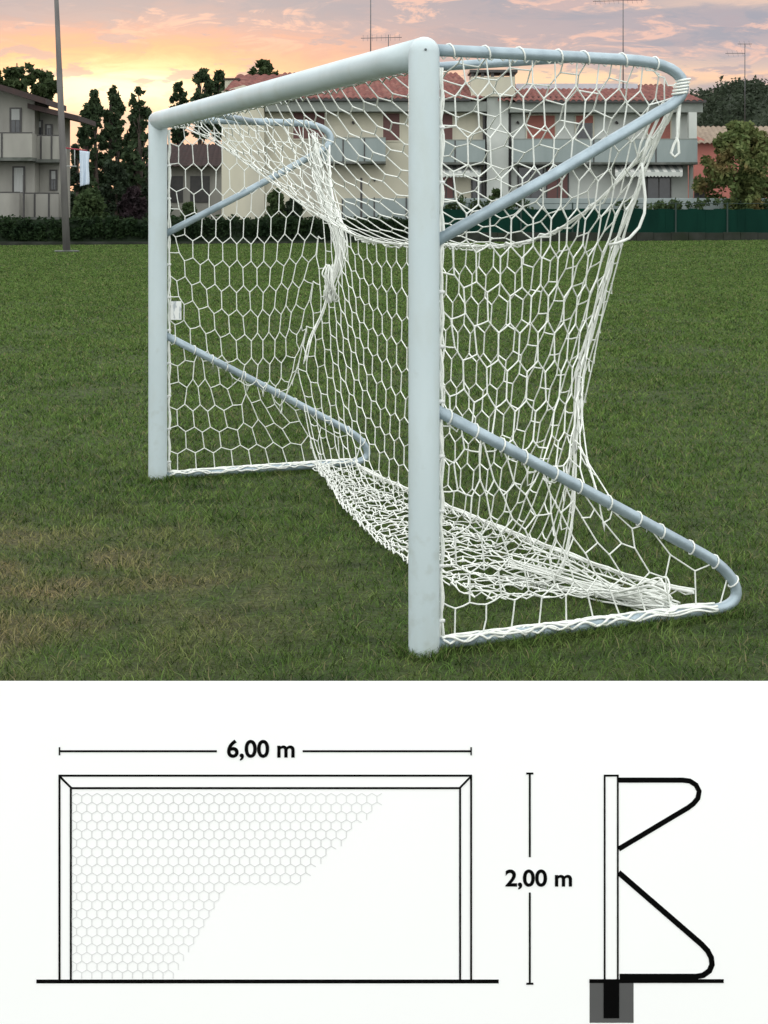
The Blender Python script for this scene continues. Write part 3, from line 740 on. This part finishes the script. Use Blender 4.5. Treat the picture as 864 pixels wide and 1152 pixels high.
for px, py, hw, Y, m_, lab in ((100,205,26,74,'bush','light green bush behind the hedge beside the lamp pole'), (130,172,26,88,'bush_dark','dark tall bush below the left poplars'), (150,205,20,75,'plum','dark purple leaved bush left of the far goal post'), (175,182,22,90,'bush_dark','dark bush right behind the far goal post'), (212,225,16,73,'bush','low bush seen through the far side net'), (311,208,16,73.4,'bush','shrub in front of the white house wall, behind the far net'), (330,218,14,73.2,'bush_dark','small dark shrub under the left balcony'), (557,206,14,73.6,'bush','green shrub below the chimney breast'), (86,150,14,98,'bush_dark','dark tree between the lamp pole and the first poplar')):
    tree('bush', on(px, Y), Z(py, Y), hw/F*Y, 'bush', M[m_], lab, cat='bush', n_=5000, size=.13, group=gb)
tree('maple_tree', on(835,74), Z(139,74), 50/F*74, 'round', M['maple'], 'broad olive green tree with rusty leaves beside the pink house', n_=13000, size=.14, crown0=.08)
# hedge
def hedge_clumps(p0, p1, Y, top, thick, n_):
    cs = []; rs = []
    for k in range(n_):
        xx = random.uniform(X(p0,Y), X(p1,Y)); z0 = ground_z(xx, Y)+.35; zt = Z(top, Y)
        cs.append((xx, Y+random.uniform(-thick, thick), random.uniform(z0, zt-.16))); rs.append(random.uniform(.16,.3))
    return cs, rs
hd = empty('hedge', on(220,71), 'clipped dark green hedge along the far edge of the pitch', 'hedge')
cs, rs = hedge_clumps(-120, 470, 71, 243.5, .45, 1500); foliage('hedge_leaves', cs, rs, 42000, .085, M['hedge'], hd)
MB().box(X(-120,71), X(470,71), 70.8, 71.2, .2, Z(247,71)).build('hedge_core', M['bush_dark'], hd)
kb = MB(); xx = [X(p, 70.1) for p in (-120, 470)]; kb.box(xx[0], xx[1], 69.9, 70.12, .0, Z(272,70.0)); tag(kb.build('kerb_wall', M['dark_concrete'], bevel=.02), 'low dark concrete kerb at the foot of the hedge', 'wall')
# forest hill
hx = np.linspace(-30, 190, 60); hy = np.linspace(190, 330, 24); hgx, hgy = np.meshgrid(hx, hy)
def hill_z(x_, y_):
    a = np.clip((x_-24)/38, 0, 1); a = a*a*(3-2*a); b = np.clip((y_-195)/70, 0, 1); b = b*b*(3-2*b)
    return -1+ (24.5*a+1.2*np.sin(x_*.11)+.8*np.sin(x_*.31+1))*b
hz = hill_z(hgx, hgy); hi = np.arange(hgx.size).reshape(hgx.shape)
hf = np.stack([hi[:-1,:-1], hi[:-1,1:], hi[1:,1:], hi[1:,:-1]], -1).reshape(-1, 4)
tag(link('hill', np_mesh('hill', np.stack([hgx, hgy, hz], -1).reshape(-1, 3), hf), M['forest'], smooth=True), 'dark wooded hill at the right horizon', 'hill', kind='structure')
cs = []; rs = []
for k in range(1500):
    a = random.uniform(-5, 120); b = random.uniform(205, 285); r_ = random.uniform(1.0, 2.2); cs.append((a, b, float(hill_z(np.array(a), np.array(b)))+r_*.5)); rs.append(r_)
tag(foliage('hill_forest', cs, rs, 60000, .42, M['forest']), 'dark forest covering the hill behind the pink house', 'forest', kind='stuff')
cs = []; rs = []
for k in range(900):
    px = random.uniform(-500, 1400); Y = random.uniform(150, 185); r_ = random.uniform(1.2, 2.4); xx = X(px, Y); top = 200+14*math.sin(px*.02)+8*math.sin(px*.07)
    cs.append((xx, Y, random.uniform(.5, Z(top, Y)-r_*.6))); rs.append(r_)
tag(foliage('distant_woodland', cs, rs, 40000, .5, M['forest']), 'distant dark line of woodland between and behind the houses', 'woodland', kind='stuff')
# ------------------------------------------------------------------ buildings
def roof_sheet(mb, x0, x1, yE, zE, yR, zR, x0r=None, x1r=None, pitch=.30):
    """corrugated clay-tile slope from the eave (yE,zE) up to the ridge (yR,zR)"""
    x0r = x0 if x0r is None else x0r; x1r = x1 if x1r is None else x1r
    n_ = max(4, int((x1-x0)/pitch)); sub = 6; rows = 9; cols = n_*sub
    vs = []; fs = []
    for j in range(rows+1):
        for lip in (0, 1):
            f = j/rows; a = x0+(x0r-x0)*f; b = x1+(x1r-x1)*f; y = yE+(yR-yE)*f; z = zE+(zR-zE)*f+(.05 if lip else 0)
            for i in range(cols+1):
                q = i/cols; c = q*n_; vs.append((a+(b-a)*q, y, z+.085*abs(math.sin(math.pi*c))))
    w_ = cols+1
    for j in range(2*rows+1):
        for i in range(cols): fs.append((j*w_+i, j*w_+i+1, (j+1)*w_+i+1, (j+1)*w_+i))
    mb.add(vs, fs)
YH = 76.0
def hx_(px, Y=YH): return X(px, Y)
def hz_(py, Y=YH): return Z(py, Y)
house = empty('apartment_house', (X(520,YH), YH, .5), 'long cream two storey house with red tiled roof and grey balconies behind the goal', 'house')
def part(name, m, boxes, parent=house, bevel=0):
    mb = MB()
    for b in boxes: mb.box(*b)
    return mb.build(name, m, parent, bevel=bevel)
zE = hz_(114); 
part('wall', M['cream'], [(hx_(298), hx_(545), YH, YH+9, .2, zE)])
part('wall', M['white_render'], [(hx_(571), hx_(774), YH+.02, YH+9, .2, zE)])
mb = MB(); mb.prism([(hx_(251),.2), (hx_(298.5),.2), (hx_(298.5),hz_(106)), (hx_(276),hz_(97)), (hx_(251),hz_(104))], YH-.7, YH+8); mb.build('gable_wall', M['cream'], house)
part('chimney_breast', M['white_render'], [(hx_(547), hx_(571), YH-.55, YH+2, .2, hz_(108))])
part('downpipe', M['dark'], [(hx_(543.2), hx_(545.8), YH-.16, YH-.04, .4, hz_(118))]); part('downpipe', M['dark'], [(hx_(572.2), hx_(574.8), YH-.16, YH-.04, .4, hz_(118))])
# soffit and fascia
part('soffit', M['soffit'], [(hx_(300), hx_(546), YH-1.0, YH-.01, hz_(127), hz_(116))]); part('soffit', M['soffit'], [(hx_(572), hx_(786), YH-1.0, YH+.01, hz_(128), hz_(117))])
part('gutter', M['dark'], [(hx_(297), hx_(528), YH-1.22, YH-1.02, hz_(115.5), hz_(112))]); part('gutter', M['dark'], [(hx_(578), hx_(789), YH-1.22, YH-1.02, hz_(117.5), hz_(114.5))])
mb = MB(); roof_sheet(mb, hx_(296,YH-1.2), hx_(545,YH-1.2), YH-1.25, Z(111.5,YH-1.25), YH+4.5, Z(84,YH+4.5), X(318,YH+4.5), X(515,YH+4.5)); mb.build('roof', M['tile'], house, True)
mb = MB(); roof_sheet(mb, hx_(560,YH-1.2), hx_(791,YH-1.2), YH-1.25, Z(114,YH-1.25), YH+4.5, Z(97,YH+4.5), X(560,YH+4.5), X(752,YH+4.5)); rf = mb.build('roof', M['tile'], house, True)
mb = MB(); roof_sheet(mb, hx_(254), hx_(300), YH-1.0, Z(103,YH-1.0), YH+4, Z(86,YH+4), X(266,YH+4), X(330,YH+4)); mb.build('roof', M['tile'], house, True)
part('roof_core', M['tile_dark'], [(hx_(300), hx_(770), YH-.2, YH+8.5, hz_(114.5), hz_(109))])
part('solar_panel', M['panel'], [(X(580,YH+3.4), X(716,YH+3.4), YH+3.0, YH+3.4, Z(101,YH+3.2), Z(94.5,YH+3.2))])
ch = part('chimney', M['cream'], [(hx_(529), hx_(578), YH-.8, YH+.8, hz_(110), hz_(88))])
part('chimney_cap', M['dark'], [(hx_(527), hx_(580.5), YH-.95, YH+.95, hz_(83.5), hz_(80.5))]+[(hx_(a), hx_(a+3.5), YH-.8, YH+.8, hz_(88), hz_(83.5)) for a in (529,540,551,562,574)], ch)
ch = part('chimney', M['cream'], [(X(253,YH+2), X(268,YH+2), YH+2, YH+3, hz_(104), Z(90,YH+2))]); part('chimney_cap', M['tile_dark'], [(X(251.5,YH+2), X(269.5,YH+2), YH+1.9, YH+3.1, Z(90,YH+2), Z(88,YH+2))], ch)
# windows and shutters
def win(p0, p1, t, b_, m_, half=False, Y=YH):
    f = part('window', M['cream'], [(hx_(p0)-.07, hx_(p1)+.07, Y-.05, Y-.003, hz_(b_)-.07, hz_(b_)), (hx_(p0)-.07, hx_(p0), Y-.05, Y-.003, hz_(b_), hz_(t)), (hx_(p1), hx_(p1)+.07, Y-.05, Y-.003, hz_(b_), hz_(t)), (hx_(p0)-.07, hx_(p1)+.07, Y-.05, Y-.003, hz_(t), hz_(t)+.06)])
    if half:
        zm = hz_(t)+(hz_(b_)-hz_(t))*.30; part('shutter', m_, [(hx_(p0), hx_(p1), Y-.035, Y-.004, zm, hz_(t))], f)
        part('pane', M['glass'], [(hx_(p0)+.05, hx_(p1)-.05, Y-.02, Y-.004, hz_(b_), zm)], f)
    else:
        nsl = int((hz_(t)-hz_(b_))/.055); z_ = hz_(b_); mb = MB(); hh_ = (hz_(t)-hz_(b_))/nsl
        for k in range(nsl): mb.box(hx_(p0), hx_(p1), Y-.035-.004*(k%2), Y-.004, z_+k*hh_, z_+(k+1)*hh_-.002)
        mb.build('shutter', m_, f)
win(330,365,126,156,M['shutter']); win(431,449.5,127.5,158,M['shutter']); win(495,509,128,158,M['shutter'])
win(593,624,130,158,M['shutter_red']); win(648,667,130,158,M['shutter_red'], True); win(729,754,130,158,M['shutter_red'])
# balconies
def balcony(p0, p1, t, b_, posts, depth=1.3):
    Y1 = YH-depth; s_ = part('balcony', M['concrete'], [(X(p0,Y1), X(p1,Y1), Y1, YH-.004, Z(b_+2,Y1), Z(b_-.5,Y1))])
    mb = MB(); mb.box(X(p0,Y1)+.01, X(p1,Y1)-.01, Y1+.02, Y1+.08, Z(b_-.5,Y1)+.003, Z(t,Y1)); 
    for pxx in (p0, p1): mb.box(X(pxx,Y1)+(.01 if pxx == p0 else -.07), X(pxx,Y1)+(.07 if pxx == p0 else -.01), Y1+.083, YH-.006, Z(b_-.5,Y1)+.003, Z(t,Y1))
    mb.build('parapet', M['balcony'], s_)
    part('rail', M['soffit'], [(X(p0,Y1), X(p1,Y1), Y1+.01, Y1+.10, Z(t,Y1)+.002, Z(t,Y1)+.05)], s_)
    for q in posts: part('baluster', M['dark'], [(X(q,Y1)-.03, X(q,Y1)+.03, Y1-.012, Y1+.018, Z(b_-.5,Y1), Z(t,Y1))], s_)
balcony(362,434,155.5,182,(386,410)); balcony(492,546,158,183,(512,)); balcony(577,785,157,183,(623,668,738))
part('column', M['white_render'], [(X(775,YH-1.2), X(784,YH-1.2), YH-1.2, YH-.8, Z(157,YH-1.2)+.06, hz_(128)-.01)])
part('pilaster', M['white_render'], [(hx_(775), hx_(779), YH-.2, YH+.01, .2, hz_(186))])
# ground floor openings
def opening(p0, p1, t, b_, m_, name='window'):
    f = part(name, M['dark'], [(hx_(p0), hx_(p1), YH-.04, YH-.003, hz_(b_), hz_(t))]); part('pane', m_, [(hx_(p0)+.08, (hx_(p0)+hx_(p1))/2-.03, YH-.055, YH-.042, hz_(b_)+.05, hz_(t)-.08), ((hx_(p0)+hx_(p1))/2+.03, hx_(p1)-.08, YH-.055, YH-.042, hz_(b_)+.05, hz_(t)-.08)], f)
opening(493,511,198,240,M['shutter'],'door'); opening(582,612,187,240,M['glass'],'door'); opening(614,640,187,240,M['shutter'],'door'); opening(727,755,197,240,M['glass'],'door'); opening(530,543,199,235,M['glass'])
def awning(p0, p1, t, b_, proj=1.5):
    Y1 = YH-proj; a = (X(p0,YH), X(p1,YH)); c = (X(p0,Y1), X(p1,Y1)); mb = MB(); zt, zb = Z(t,YH), Z(b_-3.5,Y1)
    mb.add([(a[0],YH-.05,zt),(a[1],YH-.05,zt),(c[1],Y1,zb),(c[0],Y1,zb),(a[0],YH-.05,zt+.03),(a[1],YH-.05,zt+.03),(c[1],Y1,zb+.03),(c[0],Y1,zb+.03)], [(0,1,2,3),(7,6,5,4),(0,3,7,4),(1,5,6,2),(3,2,6,7),(0,4,5,1)])
    o = mb.build('awning', M['awning'], house); n_ = max(6, int((p1-p0)/4)); v = MB(); w_ = (c[1]-c[0])/n_
    for k in range(n_):
        x0_ = c[0]+k*w_; v.prism([(x0_, zb+.02), (x0_, zb-.16)]+[(x0_+w_*u_, zb-.16-.07*math.sin(math.pi*u_)) for u_ in (.2,.4,.6,.8)]+[(x0_+w_, zb-.16), (x0_+w_, zb+.02)], Y1-.02, Y1-.002)
    v.build('valance', M['white_render'], o)
awning(692,768,184,197.5); awning(497,541,187,198)
for px, py in ((397,138),(421,202),(582,138),(693,138)):
    MB().tube([Vector((hx_(px), YH-.01, hz_(py))), Vector((hx_(px), YH-.16, hz_(py)+.02)), Vector((hx_(px)+.05, YH-.2, hz_(py)-.08))], .06, 8).build('wall_lamp', M['dark'], house)
# garden walls and fences
Yw = 73.5
tag(part('garden_wall', M['balcony'], [(X(484,Yw), X(884,Yw), Yw, Yw+.2, .2, Z(223,Yw))], None, .02), 'grey garden wall in front of the house, behind the green mesh fence', 'wall')
Yg = 73.0
pf = empty('panel_fence', (X(410,Yg), Yg, .5), 'grey panel fence below the left balcony, seen through the net', 'fence')
part('fence_panel', M['balcony'], [(X(a,Yg)+.02, X(b_,Yg)-.02, Yg, Yg+.05, .3, Z(223,Yg)) for a, b_ in ((385,421),(421,457),(457,490))], pf)
for q in (385,421,457,490): part('fence_post', M['dark'], [(X(q,Yg)-.03, X(q,Yg)+.03, Yg-.03, Yg+.08, .3, Z(222,Yg))], pf)
mb = MB(); mb.tube([Vector((X(406.5,72.6),72.6,.3)), Vector((X(406.5,72.6),72.6,Z(200,72.6)))], .055, 8); tag(mb.build('metal_post', M['dark']), 'thin dark post standing in front of the cream wall under the left balcony', 'post')
Yf = 70.0
gf = empty('mesh_fence', (X(670,Yf), Yf, .6), 'green windbreak mesh fence along the right side of the pitch', 'fence')
mb = MB(); n_ = 60; top = []
pts = [X(462+(1000-462)*i/n_, Yf) for i in range(n_+1)]
for i in range(n_): 
    a, b_ = pts[i], pts[i+1]; za = Z(234.5+1.3*abs(math.sin(i*.9)), Yf); mb.box(a, b_-.001, Yf+.01*math.sin(i*1.3), Yf+.02+.01*math.sin(i*1.3), Z(262,Yf), za)
mb.build('windbreak_mesh', M['green_mesh'], gf)
for q in range(470, 1000, 58): part('fence_post', M['green_post'], [(X(q,Yf)-.035, X(q,Yf)+.035, Yf-.07, Yf-.02, .4, Z(228,Yf))], gf)
MB().tube([Vector((X(462,Yf),Yf-.03,Z(229,Yf))), Vector((X(1000,Yf),Yf-.03,Z(229,Yf)))], .014, 6).build('top_wire', M['green_post'], gf)
mb = MB()
for i in range(28):
    a = X(462+19.5*i, Yf); b_ = X(462+19.5*(i+1), Yf); mb.box(a+.008, b_-.008, Yf-.12, Yf+.12, .2, Z(261.2+.3*(i%3), Yf))
tag(mb.build('fence_base_wall', M['dark_concrete'], bevel=.015), 'low mossy concrete block wall under the green mesh fence', 'wall')
cs = []; rs = []
iv = empty('climbing_plants', (X(700,72), 72, .6), 'straggly green creeper growing along the top of the grey garden wall', 'plant')
for k in range(90): cs.append((X(random.choice((random.uniform(480,600), random.uniform(700,880))),72.6), 72.6+random.uniform(-.3,.3), Z(random.uniform(226,246),72.6))); rs.append(random.uniform(.15,.35))
foliage('creeper_leaves', cs, rs, 5000, .09, M['bush'], iv)
# pink house
YK = 84
pk = empty('pink_house', (X(830,YK), YK, .6), 'low pink house with a brown tiled roof half hidden by the olive tree', 'house')
part('wall', M['pink'], [(X(781,YK), X(900,YK), YK, YK+8, .2, Z(160,YK))], pk)
mb = MB(); mb.prism([(X(781,YK),Z(160.2,YK)), (X(800,YK), Z(160.2,YK)), (X(781,YK),Z(152,YK))], YK+.02, YK+4); mb.build('gable', M['pink'], pk)
mb = MB(); roof_sheet(mb, X(778,YK), X(910,YK), YK-.6, Z(162,YK-.6), YK+4, Z(144,YK+4), X(770,YK+4), X(900,YK+4)); mb.build('roof', M['tile_brown'], pk, True)
part('window', M['dark'], [(X(806,YK), X(816,YK), YK-.03, YK-.003, Z(195,YK), Z(176,YK))], pk)
gt = empty('metal_gate', (X(787,74.5), 74.5, .6), 'small dark gate between the cream house and the pink house', 'gate')
part('gate_panel', M['dark'], [(X(781,74.5), X(793,74.5), 74.5, 74.55, .5, Z(216,74.5))], gt); part('gate_post', M['dark'], [(X(786.5,74.5), X(788.5,74.5), 74.4, 74.48, .5, Z(200,74.5))], gt)
# brown roofed small house on the left
YS = 92
sh = empty('brown_roofed_house', (X(215,YS), YS, .6), 'low dark house with a brown roof seen behind the far side net', 'house')
part('wall', M['grey_render'], [(X(170,YS), X(254,YS), YS, YS+7, .2, Z(186,YS))], sh)
mb = MB(); roof_sheet(mb, X(166,YS), X(256,YS), YS-1, Z(188,YS-1), YS+3.5, Z(164,YS+3.5), X(180,YS+3.5), X(256,YS+3.5)); mb.build('roof', M['tile_dark'], sh, True)
for a, b_ in ((192,206),(214,236)): part('window', M['dark'], [(X(a,YS), X(b_,YS), YS-.04, YS-.003, Z(228,YS), Z(198,YS))], sh)
# left balcony house
YL = 75.0
lh = empty('balcony_house', (X(20,YL), YL, .5), 'grey beige house with dark eaves and stacked balconies at the left edge', 'house')
def lx(px): return X(px, YL)
def lz(py): return Z(py, YL)
mb = MB(); mb.prism([(lx(-170),.2), (lx(39),.2), (lx(39),lz(112)), (lx(-62),lz(82)), (lx(-170),lz(112))], YL, YL+3.2); mb.build('wall', M['grey_render'], lh)
mb = MB(); mb.prism([(lx(39.2),.2), (lx(62),.2), (lx(62),lz(125.5)), (lx(39.2),lz(121))], YL+1.0, YL+3.6); mb.build('wall', M['grey_render'], lh)
def rake(p0, q0, p1, q1, th, y0, y1, name='roof'):
    mb = MB(); mb.prism([(lx(p0),lz(q0)), (lx(p1),lz(q1)), (lx(p1),lz(q1)-th), (lx(p0),lz(q0)-th)], y0, y1); return mb.build(name, M['tile_dark'], lh)
rake(-62,76,58,113,.30,YL-1.3,YL+3.5); rake(-190,114,-62.3,76,.30,YL-1.3,YL+3.5); rake(34,117,91,131,.26,YL-.6,YL+3.9)
def lpart(name, m_, boxes, parent=lh): return part(name, m_, boxes, parent)
def lwin(p0, p1, t, b_, Y=YL, shade=.45):
    f = lpart('window', M['dark'], [(lx(p0), lx(p1), Y-.05, Y-.003, lz(b_), lz(t))]); zm = lz(t)-(lz(t)-lz(b_))*shade
    lpart('blind', M['curtain'], [(lx(p0)+.1, lx(p1)-.1, Y-.062, Y-.052, zm, lz(t)-.08)], f); xm = (lx(p0)+lx(p1))/2
    lpart('pane', M['glass'], [(lx(p0)+.1, xm-.02, Y-.062, Y-.052, lz(b_)+.06, zm-.02), (xm+.02, lx(p1)-.1, Y-.062, Y-.052, lz(b_)+.06, zm-.02)], f)
lwin(11,24.5,121,152); lwin(-22,-6,121,152); lwin(14,28.5,187,218,shade=.95); lwin(-20,-3,187,218)
lwin(35.5,40.5+3,133.5,152,YL+.97); lwin(46,54.5,138,154,YL+.97,.3); lwin(51,60,190,214,YL+.97)
def lbal(p0, p1, t, b_, Y1, Y2, posts):
    s_ = lpart('balcony', M['concrete'], [(X(p0,Y1), X(p1,Y1), Y1, Y2, Z(b_+1,Y1)-.08, Z(b_-1,Y1))])
    lpart('parapet', M['grey_render'], [(X(p0,Y1)+.01, X(p1,Y1)-.01, Y1+.02, Y1+.1, Z(b_-1,Y1)+.003, Z(t,Y1)), (X(p1,Y1)-.09, X(p1,Y1)-.01, Y1+.103, Y2, Z(b_-1,Y1)+.003, Z(t,Y1))], s_)
    lpart('rail', M['dark'], [(X(p0,Y1), X(p1,Y1), Y1+.01, Y1+.11, Z(t,Y1)+.002, Z(t,Y1)+.06)], s_)
    for q in posts: lpart('baluster', M['dark'], [(X(q,Y1)-.04, X(q,Y1)+.04, Y1-.02, Y1+.018, Z(b_-1,Y1), Z(t,Y1))], s_)
lbal(-120,36,150,178,YL-1.3,YL-.004,(-60,-30,2)); lbal(36.5,66,153,180,YL-.2,YL+.99,(46,58)); lbal(-120,22,217,245,YL-1.2,YL-.004,(-60,-20)); lbal(22.5,66,218,245,YL-.3,YL+.99,(39,55))
MB().tube([Vector((lx(34.5),YL-1.45,.4)), Vector((lx(34.5),YL-1.45,lz(198)))], .05, 8).build('post', M['dark'], lh)
# lamp pole
YPL = 58.0
lp = empty('lamp_pole', on(75,YPL), 'tall grey floodlight pole on a concrete slab beside the left house', 'pole')
b0 = Vector(on(75.2,YPL)); tp_ = P(61,-60,YPL)
MB().tube([b0+Vector((0,0,-.1)), b0.lerp(tp_,.35), b0.lerp(tp_,.60), b0.lerp(tp_,.602), b0.lerp(tp_,.84), b0.lerp(tp_,.842), tp_], [.150,.128,.118,.110,.088,.076,.06], 16).build('shaft', M['pole'], lp, True)
MB().tube([b0+Vector((0,0,-.08)), b0+Vector((0,0,.05)), b0+Vector((0,0,.07))], [.50,.50,.44], 20).build('base_slab', M['concrete'], lp)
# laundry
Yc = 74.0
cl = empty('laundry_rack', (X(85,Yc), Yc, lz(167)), 'red laundry rail reaching out beside the left house balcony', 'laundry rail')
MB().tube([P(70,166,Yc), P(98,169.5,Yc)], .035, 8).build('rail', M['red'], cl, True); MB().tube([P(74,167,Yc), P(74,187,Yc)], .03, 6).build('upright', M['curtain'], cl, True); MB().tube([P(84,168,Yc), P(84,187,Yc)], .03, 6).build('upright', M['curtain'], cl, True)
MB().tube([P(70,187,Yc), P(86,187,Yc)], .03, 6).build('lower_rail', M['curtain'], cl, True)
nxs, nys = 26, 30; vs = []; fs = []
for j in range(nys+1):
    for i in range(nxs+1):
        u_ = i/nxs; v_ = j/nys; p0 = 89.5+.3*v_; p1 = 101-1.6*v_-.8*math.sin(v_*5)
        p = P(p0+(p1-p0)*u_, 169.3+(40.5-4*u_*v_)*v_+1.4*u_, Yc-.07); p.y += .07*math.sin(u_*13+v_*1.3)*(.3+.7*v_); vs.append(p)
for j in range(nys):
    for i in range(nxs): fs.append((j*(nxs+1)+i, j*(nxs+1)+i+1, (j+1)*(nxs+1)+i+1, (j+1)*(nxs+1)+i))
o = MB().add(vs, fs).build('hanging_sheet', M['cloth'], None, True); sl = o.modifiers.new('Solidify', 'SOLIDIFY'); sl.thickness = .012
tag(o, 'pale bluish sheet hanging from the red laundry rail by the lamp pole', 'laundry')
# antennas
def antenna(px, base_py, top_py, Y, arms, label, lean=0):
    t = empty('antenna', P(px, base_py, Y), label, 'antenna', 'roof antennas')
    MB().tube([P(px,base_py,Y), P(px+lean,top_py,Y)], [.035,.022], 8).build('mast', M['metal_dark'], t, True)
    for (a0, y0_, a1, y1_, els) in arms:
        bo = MB().tube([P(a0,y0_,Y), P(a1,y1_,Y)], .017, 6).build('boom', M['metal_dark'], t, True); mb = MB()
        for k in range(els):
            f = (k+.5)/els; q = P(a0+(a1-a0)*f, y0_+(y1_-y0_)*f, Y); mb.tube([q+Vector((0,-.22,-.20)), q+Vector((0,.22,.20))], .008, 5)
        mb.build('antenna_rods', M['metal_dark'], bo)
    return t
antenna(417, 100, -30, 80, [], 'tall plain mast rising above the middle of the crossbar')
antenna(437, 96, 39, 80, [(406,43,452,42,9)], 'antenna with short boom just left of the near goal post')
antenna(701, 100, -2, 79, [(667,1.5,724,0,11)], 'tall antenna with a long boom above the right roof')
antenna(838, 142, 49, 86, [(816,60,838,60,4), (830,49.5,846,49.5,3)], 'thin antenna over the olive tree at the right edge')
